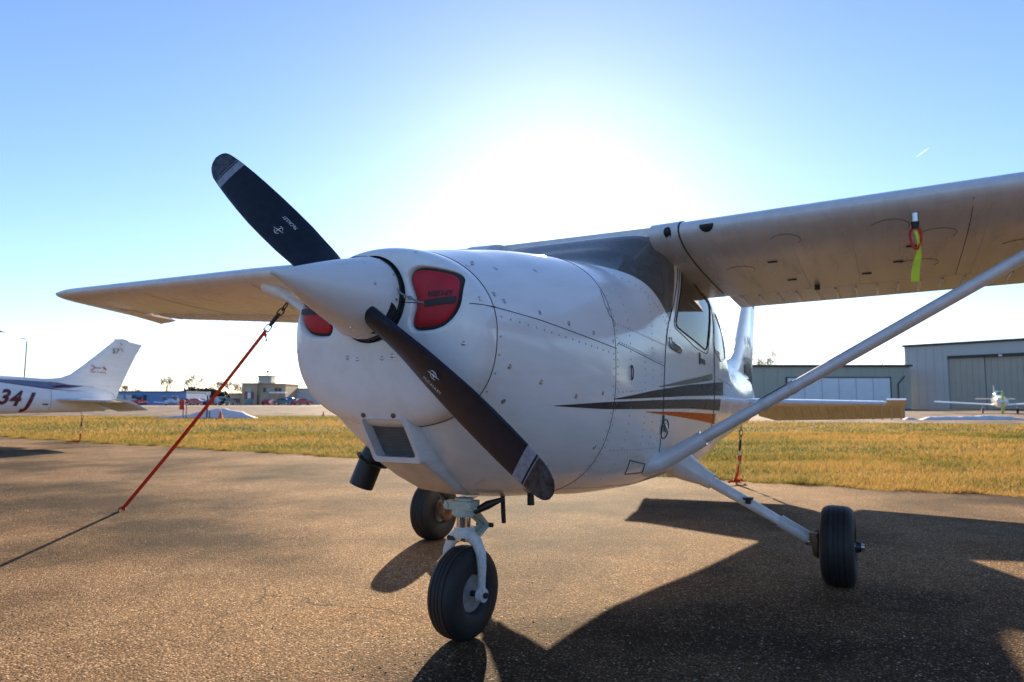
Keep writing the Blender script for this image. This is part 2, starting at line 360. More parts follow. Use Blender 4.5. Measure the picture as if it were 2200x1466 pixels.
def build_wing(sgn, root, own):
    S = lambda y: sgn*y
    st = [.66, 1.2, 1.8, 2.4, 2.6, 3.2, 4.0, 4.7, 5.14]
    w_ = MB().loft([wing_loop(S(y), 0, .735) for y in st]).build('wing', 'wingwhite', root)
    MB().loft([wing_loop(S(y), 0, .74, 1.06, nose=.012) for y in (.50, .55, .6, .652)]).build('root_fairing', 'wingwhite', w_)
    fl = MB().loft([wing_loop(S(y), .745, .998, .94, n=8) for y in (.67, 1.2, 1.8, 2.4, 2.62)]).build('flap', 'wingwhite', w_)
    al = MB().loft([wing_loop(S(y), .75, .998, .94, droop=.02, n=8) for y in (2.66, 3.4, 4.2, 5.12)]).build('aileron', 'wingwhite', w_)
    # pressed beads under the flap and the aileron
    for part, (y0, y1), nb in ((fl, (.74, 2.58), 17), (al, (2.74, 5.05), 20)):
        if nb: 
            b_ = MB()
            for y in np.linspace(y0, y1, nb):
                b_.tube([under(S(y), xc, -0.0005)-np.array((0, 0, 0.02*xc**2 if part is al else 0)) for xc in (.775, .85, .92, .985)], [.008, .011, .010, .006], 6)
            b_.build('pressed_beads', 'wingwhite', part, kind='stuff')
    # drooped wing tip cap
    tip = []
    for k, y in enumerate((5.15, 5.27, 5.38, 5.45, 5.48)):
        g = (1, .96, .82, .55, .18)[k]; tip.append([p*1.0+np.array((0, 0, 0)) for p in wing_loop(S(y), 0, 1.0, g, droop=(.04, .06, .07, .075, .08)[k], nose=(0, -.01, -.03, -.08, -.14)[k])])
    MB().loft(tip).build('wing_tip', 'wingwhite', w_)
    # seams, inspection covers, vents
    for y in (.656,): rib_strip('seam', [p for p in wing_loop(S(y), 0, .735, 1.012)], 'seam', w_, .0028)
    if own:
        if sgn > 0:
            xs, u_, l_ = naca(60)
            def le(y, h, gr):
                c_ = wing_par(y)[0]; xq = np.interp(abs(h)/c_, (u_ if h > 0 else -l_)[:20], xs[:20]); return wpt(y, xq, h/c_, gr)
            for y, h0, ry, rz, half, gr in ((.60, -.012, .020, .028, 0, .0145), (.80, -.004, .036, .028, 1, .0022)):
                ring = [(y+ry*math.cos(q), h0+(min(.3*rz, rz*math.sin(q)) if half else rz*math.sin(q))) for q in np.linspace(0, 2*math.pi, 32, endpoint=False)]
                R0 = [le(a_, b_, gr) for a_, b_ in ring]; R1 = [le(y+(a_-y)*.5, h0+(b_-h0)*.5, gr+.001) for a_, b_ in ring]
                b_ = MB().add(R0+R1+[le(y, h0, gr+.001)], [(k, (k+1) % 32, 32+(k+1) % 32, 32+k) for k in range(32)]+[(32+k, 32+(k+1) % 32, 64) for k in range(32)]).build('air_vent', 'black', w_)
        for (y, xc, r) in ((1.15, .12, .075), (1.62, .12, .085), (1.82, .22, .085), (1.75, .52, .10), (2.2, .42, .1), (2.36, .52, .1), (.86, .36, .08)):
            o = MB().tube([under(S(y)+r*math.cos(q), xc+r*math.sin(q)/1.6, .0008) for q in np.linspace(-2.6, 0.6, 30)], .0012, 5).build('inspection_cover', 'purplegrey', w_)
        rv = MB()
        for y in (.9, 1.18, 1.46, 1.74, 2.02, 2.3, 2.7, 3.2):
            for xc in np.arange(.06, .73, .012): rv.ball(under(S(y), xc, .0), .0032, 6, (1, 1, .5))
        for xc in (.30, .70):
            for y in np.arange(.7, 5.1, .03): rv.ball(under(S(y), xc, .0), .003, 6, (1, 1, .5))
        rv.build('rivets', 'rivet', w_, kind='stuff')
        for y in (1.95, 2.62, 4.0): rib_strip('skin_joint', [under(S(y), xc, .0005) for xc in np.linspace(.02, .73, 16)], 'seam', w_, .0014)
        for (y, xc) in ((1.05, .30), (1.72, .30), (1.66, .46), (1.1, .56), (1.5, .58)):
            MB().box(under(S(y), xc, .002), (.022, .05, .006)).build('drain_plate', 'seam', w_)
        MB().box(under(S(1.22), .69, .015), (.03, .03, .03)).build('flap_track', 'black', w_)
    return w_

def tyre_wheel(parent, c, axis, R, wd, rimr, name='tyre', flat=0.0):
    c = np.array(c, float); h = wd/2; prof = []
    for t, r in ((-.62, rimr), (-.86, rimr*1.10), (-1.0, rimr*1.32), (-1.0, R*.80), (-.88, R*.915), (-.70, R*.968), (-.5, R*.99), (-.48, R*.975), (-.43, R*.975), (-.41, R*.997), (-.17, R), (-.15, R*.985), (-.10, R*.985), (-.08, R),
                 (.08, R), (.10, R*.985), (.15, R*.985), (.17, R), (.41, R*.997), (.43, R*.975), (.48, R*.975), (.5, R*.99), (.70, R*.968), (.88, R*.915), (1.0, R*.80), (1.0, rimr*1.32), (.86, rimr*1.10), (.62, rimr)):
        prof.append((t*h, r))
    b_ = MB().lathe(prof, c, axis, 56, cap=False)
    b_.v = [(x, y, max(z, flat)) if z < flat else (x, y, z) for x, y, z in b_.v]
    t_ = b_.build(name, 'rubber', parent, sharp=50)
    rm = MB().lathe([(-.6*h, rimr*1.06), (-.66*h, rimr*.98), (-.35*h, rimr*.85), (-.2*h, rimr*.45), (-.45*h, rimr*.38), (-.45*h, .001)], c, axis, 40).lathe([(.6*h, rimr*1.06), (.66*h, rimr*.98), (.35*h, rimr*.85), (.2*h, rimr*.45), (.45*h, rimr*.38), (.45*h, .001)], c, axis, 40)
    r_ = rm.build('wheel_rim', 'rim', parent)
    ax = np.array(axis, float); ax /= np.linalg.norm(ax); u = np.cross(ax, (0, 0, 1)); vv = np.cross(u, ax)
    for s in (1, -1):
        for k in range(6):
            q = k*math.pi/3+.3; p = c+s*.42*h*ax+rimr*.66*(math.cos(q)*u+math.sin(q)*vv)
            MB().cyl(p, p+s*.012*ax, .006, seg=6).build('wheel_bolt', 'steel', r_, smooth=False) if False else None
    return t_, r_

WIN_DOOR = [(-1.262, 1.752), (-1.03, 1.395), (-1.768, 1.299), (-1.968, 1.628)]
WIN_REAR = [(-2.09, 1.60), (-1.985, 1.34), (-2.25, 1.255), (-2.62, 1.30), (-2.56, 1.50)]
def round_poly(poly, r=0.05, k=5):
    out = []; n = len(poly); P = [np.array(p) for p in poly]
    for i in range(n):
        a_, b_, c_ = P[i-1], P[i], P[(i+1) % n]; d1 = (a_-b_)/np.linalg.norm(a_-b_); d2 = (c_-b_)/np.linalg.norm(c_-b_)
        for t in np.linspace(0, 1, k): p0 = b_+d1*r; p1 = b_+d2*r; out.append((1-t)**2*p0+2*t*(1-t)*b_+t*t*p1)
    return np.array(out)
def in_convex(p, poly):
    s = None
    for i in range(len(poly)):
        e = poly[(i+1) % len(poly)]-poly[i]; c = e[0]*(p[1]-poly[i][1])-e[1]*(p[0]-poly[i][0])
        if s is None: s = c > 0
        elif (c > 0) != s: return False
    return True

def build_airplane(name, loc, own):
    root = empty(name, loc)
    # --- skin, cut for the windows
    xs = np.unique(np.concatenate([np.linspace(-.12, -.45, 12), np.linspace(-.45, -1.1, 30), np.linspace(-1.1, -3.2, 60), np.linspace(-3.2, -6.6, 50)]))
    NS = 112; q = np.linspace(0, 2*math.pi, NS, endpoint=False)
    mb = MB().loft([[ring_pt(x, t) for t in q] for x in xs], cap=False)
    me = bpy.data.meshes.new('tmp'); me.from_pydata(mb.v, [], mb.f); bm = bmesh.new(); bm.from_mesh(me); bpy.data.meshes.remove(me)
    bmesh.ops.contextual_create(bm, geom=[v for v in bm.verts if abs(v.co.x+6.6) < 1e-4])
    wins = {'door': round_poly(WIN_DOOR, .055), 'rear': round_poly(WIN_REAR, .07)}
    def cut(poly, margin=0.12):
        n = len(poly); lo = poly.min(0)-margin; hi = poly.max(0)+margin
        for i in range(n):
            a_, b_ = poly[i], poly[(i+1) % n]; e_ = b_-a_; nn = Vector((-e_[1], 0, e_[0])).normalized()
            fs = [f for f in bm.faces if lo[0] < f.calc_center_median().x < hi[0] and lo[1] < f.calc_center_median().z < hi[1]]
            g = set(fs) | {ed for f in fs for ed in f.edges} | {v for f in fs for v in f.verts}
            bmesh.ops.bisect_plane(bm, geom=list(g), plane_co=Vector((a_[0], 0, a_[1])), plane_no=nn)
    for p in wins.values(): cut(p)
    # windscreen boundaries: base line, pillar line, roof line
    lines = [((-.40, 1.70), (-.985, 1.385)), ((-.93, 1.38), (-1.135, 1.80)), ((-.5, 1.897), (-1.5, 1.897))]
    for a_, b_ in lines:
        nn = Vector((-(b_[1]-a_[1]), 0, b_[0]-a_[0])).normalized()
        fs = [f for f in bm.faces if -1.35 < f.calc_center_median().x < -.3 and f.calc_center_median().z > 1.3]
        g = set(fs) | {ed for f in fs for ed in f.edges} | {v for f in fs for v in f.verts}
        bmesh.ops.bisect_plane(bm, geom=list(g), plane_co=Vector((a_[0], 0, a_[1])), plane_no=nn)
    def is_ws(c):
        (a0, a1), (b0, b1), _ = lines; cr = lambda s, e, p: (e[0]-s[0])*(p[1]-s[1])-(e[1]-s[1])*(p[0]-s[0]); p = (c.x, c.z)
        return -1.3 < c.x < -.35 and c.z > 1.3 and cr(a0, a1, p) < 0 and cr(b0, b1, p) < 0 and c.z < 1.897
    ws = [f for f in bm.faces if is_ws(f.calc_center_median())]
    holes = {('door', s): [] for s in (1, -1)}; holes.update({('rear', s): [] for s in (1, -1)})
    wset = set(ws)
    for f in bm.faces:
        c = f.calc_center_median()
        if f in wset or c.z < 1.2 or c.z > 1.8 or not (-2.7 < c.x < -.95): continue
        for k, p in wins.items():
            if in_convex((c.x, c.z), p): holes[(k, 1 if c.y > 0 else -1)].append(f)
    def take(faces, nm, mat, par):
        idx = {}; v = []; fl = []
        for f in faces:
            t = []
            for vv in f.verts:
                if vv not in idx: idx[vv] = len(v); v.append(tuple(vv.co))
                t.append(idx[vv])
            fl.append(tuple(t))
        return mesh(nm, v, fl, mat, par)
    panes = {k: take(fs, 'window_pane', 'glass', None) for k, fs in holes.items()}
    wso = take(ws, 'windscreen', 'windscreen', root)
    bmesh.ops.delete(bm, geom=list(wset)+[f for fs in holes.values() for f in fs], context='FACES')
    fus = from_bm('fuselage', bm, 'white', root)
    # --- cowling and nose bowl
    cx = np.linspace(-.118, BOWL_X-.002, 44)
    cow = MB().loft([[ring_pt(x, t) for t in np.linspace(0, 2*math.pi, 120, endpoint=False)] for x in cx], cap=False).build('cowling', 'white', root)
    nr, na = 74, 220
    bv = np.array([bowl_pt(s, t) for s in np.linspace(0, 1, nr) for t in np.linspace(0, 2*math.pi, na, endpoint=False)])
    pol = smooth_closed(resample(INLET, 90), 3)
    for sg in (1, -1):
        P = pol*np.array((sg, 1)); d = poly_sd(bv[:, 1:], P)
        t = np.clip((.010-d)/.026, 0, 1); bv[:, 0] -= .075*t*t*(3-2*t)
    bf = [(i*na+j, i*na+(j+1) % na, (i+1)*na+(j+1) % na, (i+1)*na+j) for i in range(nr-1) for j in range(na)]
    bowl = mesh('nose_bowl', bv, bf, 'white', root)
    # --- spinner and propeller
    ax = SP_TIP-SP_BASE; Ls = np.linalg.norm(ax); ax /= Ls
    prof = [(-.005, .130), (0, .143), (.012, .1445), (.045, .1425)]+[(Ls*t, .1455*(1-t**1.22) if t < .985 else .006) for t in np.linspace(.17, .985, 18)]+[(Ls*.997, .006), (Ls, .001)]
    spn = MB().lathe(prof, SP_BASE, ax, 72).build('spinner', 'spinner', root)
    MB().lathe([(-.010, .118), (-.010, .1475), (.001, .1475), (.001, .143)], SP_BASE, ax, 64, cap=False).build('backplate', 'black', spn)
    th0 = 2.4577
    prop = MB().lathe([(-.05, .07), (.05, .07)], HUB, (1, 0, 0), 24).build('propeller', 'black', root)
    def blade(th):
        d_ = np.array((0, math.cos(th), math.sin(th))); t_ = np.array((0, -math.sin(th), math.cos(th))); X_ = np.array((1.0, 0, 0))
        rr = np.array([.07, .11, .15, .19, .24, .30, .38, .48, .58, .68, .76, .825, .845, .862, .869, .877, .90, .925, .945, .957, .963, .965])
        ch = np.interp(rr, [.07, .11, .15, .19, .24, .38, .55, .72, .85, .91, .94, .955, .963, .965], [.095, .118, .136, .146, .154, .162, .162, .150, .130, .114, .092, .066, .034, .008])
        tk = np.interp(rr, [.07, .15, .24, .4, .7, .965], [.062, .056, .040, .026, .015, .004])
        be = np.radians(np.interp(rr, [.07, .2, .4, .6, .8, .965], [58, 50, 36, 27, 21, 18]))
        sw = np.interp(rr, [.07, .6, .9, .965], [0, 0, -.006, -.014])
        K = 22; rings = []
        for r_, c_, k_, b__, s_ in zip(rr, ch, tk, be, sw):
            cv = t_*math.cos(b__)+X_*math.sin(b__); nv = np.cross(d_, cv); 
            if nv[0] < 0: nv = -nv
            ring = []
            for j in range(K):
                a_ = 2*math.pi*j/K; u = math.cos(a_); v_ = math.sin(a_); hh = (abs(v_)**.8)*math.copysign(1, v_)
                ring.append(HUB+d_*r_+cv*(c_*u/2+s_)+nv*(k_*(.65 if v_ > 0 else .35)*hh*(1.0-.25*(u < 0)*abs(u))))
            rings.append(ring)
        def seg(lo, hi, cap): return MB().loft([rings[i] for i in range(lo, hi+1)], cap)
        bl = seg(0, 11, True).build('blade', 'prop', prop)
        MB().loft(rings[11:14], True).build('tip_band', 'propwhite', prop); MB().loft(rings[13:15], True).build('tip_gap', 'prop', prop)
        MB().loft([[p+(q_-p)*0.0 for p, q_ in zip(rings[14], rings[15])], [p+(q_-p)*.35 for p, q_ in zip(rings[14], rings[15])]], True).build('thin_tip_band', 'propwhite', prop)
        MB().loft([[p+(q_-p)*.35 for p, q_ in zip(rings[14], rings[15])]]+rings[15:], True).build('blade_tip', 'proptip', prop)
        # maker's mark on the front face
        if own:
            r_ = .44; b__ = np.radians(np.interp(r_, [.4, .6], [36, 27])); cv = t_*math.cos(b__)+X_*math.sin(b__); nv = np.cross(d_, cv); nv = nv if nv[0] > 0 else -nv
            base = HUB+d_*r_+cv*.002+nv*.0178
            bm2 = text_mesh('McCAULEY', .018)
            for v_ in bm2.verts: 
                u, t = v_.co.x, v_.co.y; v_.co = Vector(base+d_*u*-1*(1 if True else 1)*-1+cv*(-.030)*(1)+cv*t*1.0-nv*.0022)
            from_bm('maker_lettering', bm2, 'decal', prop)
            em = MB()
            em.tube([base+cv*.020+.016*(math.cos(q_)*d_+math.sin(q_)*cv) for q_ in np.linspace(.4, 2.6, 16)], .0013, 5)
            em.tube([base+cv*.020+.016*(math.cos(q_)*d_+math.sin(q_)*cv) for q_ in np.linspace(3.6, 5.4, 14)], .0011, 5)
            em.tube([base+cv*(.020-.004)-d_*.027, base+cv*.020, base+cv*(.020+.004)+d_*.027], [.0006, .0022, .0006], 5)
            em.tube([base+cv*.037, base+cv*.020+d_*.003, base+cv*.006], [.0006, .0022, .0014], 5)
            em.build('maker_emblem', 'decal', prop)
        # dark blade cut-out in the spinner
        co = MB(); tang = np.cross(ax, d_); pts_ = []
        def sp_pt(h, s_): R_ = np.interp(h, [q0[0] for q0 in prof], [q0[1] for q0 in prof])*1.008; return SP_BASE+ax*h+tang*s_+d_*math.sqrt(max(1e-6, R_**2-s_**2))
        for k_ in (1, .8, .6, .4, .2):
            for a_ in np.linspace(0, 2*math.pi, 36, endpoint=False): pts_.append(sp_pt(max(.001, .048+.058*k_*math.cos(a_)), .066*k_*math.sin(a_)))
        pts_.append(sp_pt(.048, 0))
        co.add(pts_, [(r0*36+i_, r0*36+(i_+1) % 36, (r0+1)*36+(i_+1) % 36, (r0+1)*36+i_) for r0 in range(4) for i_ in range(36)]+[(144+i_, 144+(i_+1) % 36, 180) for i_ in range(36)])
        co.build('blade_cutout', 'black', spn)
        return bl
    blade(th0); blade(th0+math.pi)
    if own:
        for h_, nn_ in ((.016, 10), (.10, 8)):
            for k_ in range(nn_):
                a_ = 2*math.pi*k_/nn_+.2; e1 = np.cross(ax, (0, 1.0, 0)); e1 /= np.linalg.norm(e1); e2 = np.cross(ax, e1); rd = e1*math.cos(a_)+e2*math.sin(a_); R_ = np.interp(h_, [q0[0] for q0 in prof], [q0[1] for q0 in prof])
                MB().lathe([(-.002, .0062), (.0008, .0058), (.0014, .003)], SP_BASE+ax*h_+rd*R_, rd, 10).build('screw', 'steel', spn)
    # --- wings, struts
    build_wing(1, root, own); build_wing(-1, root, own)
    for sg in (1, -1):
        p0 = np.array((-.83, sg*.50, .645)); p1 = np.array((-1.035, sg*2.47, 1.815)); dv = p1-p0
        def sring(p, r, k=.42):
            n_ = dv/np.linalg.norm(dv); a_ = np.array((1.0, 0, 0)); a_ -= n_*(a_@n_); a_ /= np.linalg.norm(a_); b_ = np.cross(n_, a_)
            return [p+a_*r*math.cos(t)+b_*r*k*math.sin(t) for t in np.linspace(0, 2*math.pi, 24, endpoint=False)]
        st = MB().loft([sring(p0+dv*t, .056, .52) for t in np.linspace(.06, .97, 6)]).build('wing_strut', 'wingwhite', root)
        MB().tube([p0+dv*.125, p0+dv*.085, p0+dv*.045, p0+dv*.015+np.array((.004, 0, .004)), np.array((-.815, sg*.455, .650)), np.array((-.80, sg*.40, .672)), np.array((-.79, sg*.34, .69))], [.0595, .0615, .068, .080, .100, .115, .12], 22, flat=.66, up=(0, 0, 1)).build('lower_fairing', 'wingwhite', st)
        MB().loft([sring(p0+dv*t, r, k) for t, r, k in ((.93, .060, .55), (.96, .075, .6), (.99, .115, .6), (1.02, .16, .5))]).build('upper_fairing', 'wingwhite', st)
        for t in (.268, .335): MB().loft([sring(p0+dv*t, .0585, .54), sring(p0+dv*(t+.012), .0585, .54)]).build('strut_band', 'belly', st)
        if own and sg > 0:
            MB().loft([[p+np.array((.0, 0, .030)) for p in sring(p0+dv*t, .03, .2)] for t in (.262, .342)]).build('step_pad', 'black', st)
        rg = p0+dv*.935+np.array((0, 0, -.035))
        MB().tube([rg+np.array((0.02*math.cos(t), 0, -.012+.02*math.sin(t))) for t in np.linspace(0, 2*math.pi, 16)], .004, 6).build('tie_down_ring', 'steel', st)
    xs_, u_, l_ = naca(40); rf = []
    for y in (-.53, -.3, 0, .3, .53):
        up = [wpt(y, xc, np.interp(xc, xs_, u_)) for xc in np.linspace(.105, .74, 14)]; up = [np.array((p[0], p[1], p[2]-.026*(abs(y)-.63))) for p in up]
        rf.append(up+[p-np.array((0, 0, .05)) for p in up[::-1]])
    MB().loft(rf).build('cabin_roof', 'wingwhite', root)
    # --- main gear
    for sg in (1, -1):
        pts = [np.array((-1.43, sg*.47, .60)), np.array((-1.43, sg*.60, .535)), np.array((-1.432, sg*.9, .378)), np.array((-1.435, sg*1.16, .235))]
        lg = MB().tube(pts, [.042, .040, .033, .027], 16, flat=.85).build('main_gear_leg', 'wingwhite', root)
        MB().tube([np.array((-1.42, sg*.44, .625)), np.array((-1.425, sg*.52, .575)), np.array((-1.43, sg*.60, .535)), np.array((-1.43, sg*.655, .508))], [.10, .075, .052, .046], 18).build('leg_fairing', 'wingwhite', lg)
        MB().tube([np.array((-1.432, sg*1.02, .314)), np.array((-1.435, sg*1.17, .232))], [.036, .034], 14).build('leg_cuff', 'gearwhite', lg)
        MB().cyl((-1.435, sg*1.15, .215), (-1.435, sg*1.44, .208), .020, .018, 14).build('axle', 'steel', lg)
        MB().lathe([(0, .07), (.02, .078), (.03, .075), (.035, .04)], (-1.435, sg*1.19, .21), (0, sg, 0), 24).box((-1.39, sg*1.20, .24), (.10, .04, .07)).build('brake', 'rust', lg)
        MB().cyl((-1.435, sg*1.40, .208), (-1.435, sg*1.425, .208), .034, .026, 16).build('axle_cap', 'black', lg)
        tyre_wheel(lg, (-1.435, sg*1.315, .205), (0, 1, 0), .212, .165, .082, flat=.004)
        if own: MB().box((-1.40, sg*.86, .43), (.05, .05, .012)).box((-1.40, sg*.86, .415), (.02, .03, .03)).build('step', 'black', lg)
    # --- nose gear
    NX = .24
    ng = MB().cyl((NX+.004, 0, .575), (NX+.006, 0, .50), .040, .042, 24).box((NX+.03, 0, .548), (.05, .13, .034)).box((NX-.02, 0, .535), (.09, .07, .05)).cyl((NX+.035, -.055, .548), (NX+.062, -.055, .548), .012, seg=10).cyl((NX+.035, .055, .548), (NX+.062, .055, .548), .012, seg=10).build('nose_gear', 'geargreen', root)
    MB().cyl((NX+.006, 0, .532), (NX+.006, 0, .508), .050, .050, 24).build('strut_collar', 'geargreen', ng)
    MB().cyl((NX+.006, 0, .50), (NX+.008, 0, .40), .030, .030, 28).build('oleo', 'chrome', ng)
    fk = rotz(math.radians(-4)); C0 = np.array((NX, 0, .19))
    def fp(x, y, z): return C0+fk@np.array((x, y, z-.19))
    fb = MB().tube([fp(0, 0, .455), fp(0, 0, .415)], [.043, .047], 20)
    for sg in (1, -1):
        fb.tube([fp(0, 0, .425), fp(0, sg*.035, .418), fp(0, sg*.066, .395), fp(0, sg*.085, .355), fp(0, sg*.090, .30), fp(0, sg*.090, .235), fp(0, sg*.088, .19)], [.034, .029, .026, .024, .021, .017, .019], 12, flat=.62, up=(1, 0, 0))
        fb.lathe([(-.014, .028), (.014, .028)], fp(0, sg*.090, .188), fk@np.array((0, 1.0, 0)), 20)
    fb.build('fork', 'gearwhite', ng)
    MB().cyl(fp(0, -.115, .188), fp(0, .115, .188), .012, seg=10).build('axle', 'black', ng)
    tyre_wheel(ng, fp(0, 0, .188), fk@np.array((0, 1.0, 0)), .188, .128, .075, flat=.004)
    for sg in (1, -1):
        MB().tube([(NX-.03, sg*.028, .525), (NX-.165, sg*.012, .440)], [.021, .014], 8, flat=.6).build('torque_link', 'geargreen', ng)
        MB().tube([(NX-.03, sg*.028, .400), (NX-.165, sg*.012, .436)], [.019, .014], 8, flat=.6).build('torque_link', 'geargreen', ng)
    for pa_, pb_ in (((NX-.168, -.04, .438), (NX-.168, .04, .438)), ((NX-.035, -.045, .40), (NX-.035, .05, .40)), ((NX+.01, -.075, .405), (NX+.01, -.04, .405))): MB().cyl(pa_, pb_, .010, seg=10).build('link_pin', 'black', ng)
    for sg in (1, -1): MB().tube([(NX, sg*.05, .52), (NX-.02, sg*.10, .548), (NX-.05, sg*.16, .575)], [.012, .018, .008], 10).build('steering_boot', 'black', ng)
    # --- tail
    fin_le = [(-4.95, 1.42), (-5.22, 1.440), (-5.40, 1.475), (-5.58, 1.56), (-5.83, 1.78), (-6.18, 2.12), (-6.52, 2.46)]
    hinge = [(-6.32, .95), (-6.36, 1.10), (-6.40, 1.25), (-6.48, 1.5), (-6.58, 1.8), (-6.69, 2.1), (-6.82, 2.45)]
    tail_te = [(-6.64, .87), (-6.67, 1.05), (-6.72, 1.25), (-6.81, 1.5), (-6.92, 1.8), (-7.04, 2.1), (-7.18, 2.40)]
    def slab(pa, pb, t0, t1, mat, nm, par):
        rings = []
        for (xa, za), (xb, zb), k in zip(pa, pb, np.linspace(0, 1, len(pa))):
            T = t0+(t1-t0)*k; ring = []
            for u, s in [(0, 0), (.03, .45), (.1, .8), (.3, 1), (.6, .8), (1, .45), (1, -.45), (.6, -.8), (.3, -1), (.1, -.8), (.03, -.45)]: ring.append((xa+(xb-xa)*u, s*T, za+(zb-za)*u))
            rings.append(ring)
        return MB().loft(rings).build(nm, mat, par)
    fin = slab(fin_le, [(x+.006, z) for x, z in hinge], .07, .035, 'white', 'tail_fin', root)
    rings = []
    for (xa, za), (xb, zb), T in zip(hinge, tail_te, np.linspace(.04, .016, 7)): rings.append([(xa, T*.6, za), (xa+(xb-xa)*.15, T*.62, za+(zb-za)*.15), (xb, .004, zb), (xb, -.004, zb), (xa+(xb-xa)*.15, -T*.62, za+(zb-za)*.15), (xa, -T*.6, za)])
    rud = MB().loft(rings).build('rudder', 'white', fin)
    MB().tube([(-6.50, 0, 2.455), (-6.7, 0, 2.475), (-6.84, 0, 2.462)], [.02, .03, .012], 8).build('fin_cap', 'white', fin)
    for x, z, ln in ((-6.65, 2.28, .10), (-6.62, 2.40, .06)): MB().tube([(x, .04, z), (x-.06, .05, z-ln)], .006, 6).build('hinge_arm', 'seam', fin)
    for sg in (1, -1):
        def stab_ring(y, xa, xb, z, T): return [(xa+(xb-xa)*u, sg*y, z+s*T) for u, s in [(0, 0), (.03, .45), (.12, .85), (.35, 1), (.7, .7), (1, .4), (1, -.4), (.7, -.7), (.35, -1), (.12, -.85), (.03, -.45)]]
        sb = MB().loft([stab_ring(.08, -5.20, -6.06, .965, .045), stab_ring(.8, -5.42, -6.06, .957, .038), stab_ring(1.52, -5.66, -6.06, .948, .03)]).build('stabilizer', 'wingwhite', root)
        def el_ring(y, xc, dr, T=.022): return [(-6.072, sg*y, .95+T), (-6.10, sg*y, .95+T*1.05), (-6.072-xc, sg*y, .95-dr+.004), (-6.072-xc, sg*y, .95-dr-.004), (-6.09, sg*y, .95-T*1.05), (-6.072, sg*y, .95-T)]
        el = MB().loft([el_ring(.12, .40, .16), el_ring(.3, .52, .215), el_ring(.8, .50, .20), el_ring(1.4, .46, .18), el_ring(1.72, .42, .165)]).build('elevator', 'wingwhite', sb)
        MB().loft([[(x, sg*y, z) for x, z in ((-5.74, .985), (-5.80, 1.005), (-6.07, .975), (-6.07, .925), (-5.78, .975))] for y in (1.545, 1.73)]).build('horn_balance', 'wingwhite', el)
        b_ = MB()
        for y in np.linspace(.34, 1.68, 15): b_.tube([(-6.10, sg*y, .918), (-6.072-.25, sg*y, .93-.105), (-6.072-.44, sg*y, .945-.180)], [.011, .015, .008], 6)
        b_.build('pressed_beads', 'wingwhite', el, kind='stuff')
    MB().tube([(-5.90, 0, .71), (-5.91, 0, .665)], [.012, .01], 8).tube([(-5.91+.025*math.cos(t), 0, .645+.025*math.sin(t)) for t in np.linspace(0, 2*math.pi, 16)], .005, 6).build('tail_tie_down_ring', 'steel', root)
    # --- windows: panes, seals, doors
    for sg in (1, -1):
        dl = [(-.905, 1.40), (-.862, 1.32), (-.83, 1.22), (-.805, 1.1), (-.782, .92), (-.79, .78), (-.82, .70), (-.95, .665), (-1.55, .655), (-1.82, .68), (-1.92, .78), (-1.98, 1.0), (-2.0, 1.25), (-2.02, 1.45), (-2.03, 1.62), (-1.98, 1.66), (-1.6, 1.725), (-1.27, 1.785), (-1.2, 1.77), (-1.0, 1.50)]
        path = [side_pt(x, z, .001, sg) for x, z in resample(dl, 120)]; path.append(path[0])
        dr = MB().tube(path, .0026, 5).build('door', 'seam', root)
        for k in ('door', 'rear'):
            panes[(k, sg)].parent = dr if k == 'door' else root
            P = np.vstack([wins[k], wins[k][:1]]); P = resample(P, 90, closed=True)
            pa = [side_pt(x, z, .002, sg) for x, z in P]; pa.append(pa[0])
            MB().tube(pa, .0042 if k == 'door' else .006, 6).build('window_seal', 'black' if k == 'door' else 'white', panes[(k, sg)])
            c0 = P.mean(0); P2 = c0+(P-c0)*(1+.035/np.linalg.norm(P-c0, axis=1))[:, None]
            pb = [side_pt(x, z, .001, sg) for x, z in P2]; pb.append(pb[0])
            if k == 'door': MB().tube(pb, .0022, 5).build('window_frame_seam', 'seam', panes[(k, sg)])
        if own:
            # handle, latch, cabin steps and plates
            hp = [side_pt(x, z, .006, sg) for x, z in resample([(-.925, 1.318), (-.90, 1.318), (-.895, 1.28), (-.93, 1.265), (-1.12, 1.245), (-1.13, 1.262), (-.95, 1.29), (-.94, 1.318)], 40)]
            MB().tube(hp+[hp[0]], .0025, 5).build('handle_plate', 'seam', dr)
            MB().tube([side_pt(-.945, 1.292, .012, sg), side_pt(-1.02, 1.278, .02, sg), side_pt(-1.10, 1.262, .014, sg)], [.010, .013, .008], 8).build('door_handle', 'steel', dr)
            hl = [side_pt(-.83+.062*math.cos(t), .835+.050*math.sin(t), .003, sg) for t in np.linspace(0, 2*math.pi, 28)]
            MB().tube(hl, .0028, 5).build('latch_plate', 'seam', dr); MB().tube([side_pt(-.80, .86, .006, sg), side_pt(-.82, .83, .014, sg), side_pt(-.885, .825, .006, sg)], [.010, .012, .007], 8).build('latch', 'steel', dr)
            MB().box(side_pt(-.79, .885, .004, sg), (.02, .006, .045)).build('latch_pin', 'black', dr)
            pl = [side_pt(x, z, .0015, sg) for x, z in resample([(-.44, .70), (-.67, .665), (-.72, .615), (-.49, .628)], 40)]; MB().tube(pl+[pl[0]], .0022, 5).build('step_plate', 'seam', fus)
            MB().tube([side_pt(-.30+.0*t, 1.11+.034*math.sin(t), .003+.004*abs(math.cos(t)), sg)+np.array((.012*math.cos(t), 0, 0)) for t in np.linspace(0, 2*math.pi, 20)], .0025, 5).build('static_port', 'seam', fus)
    # --- interior
    MB().box((-1.40, 0, .62), (1.4, .72, .02)).build('cabin_floor', 'interior', root)
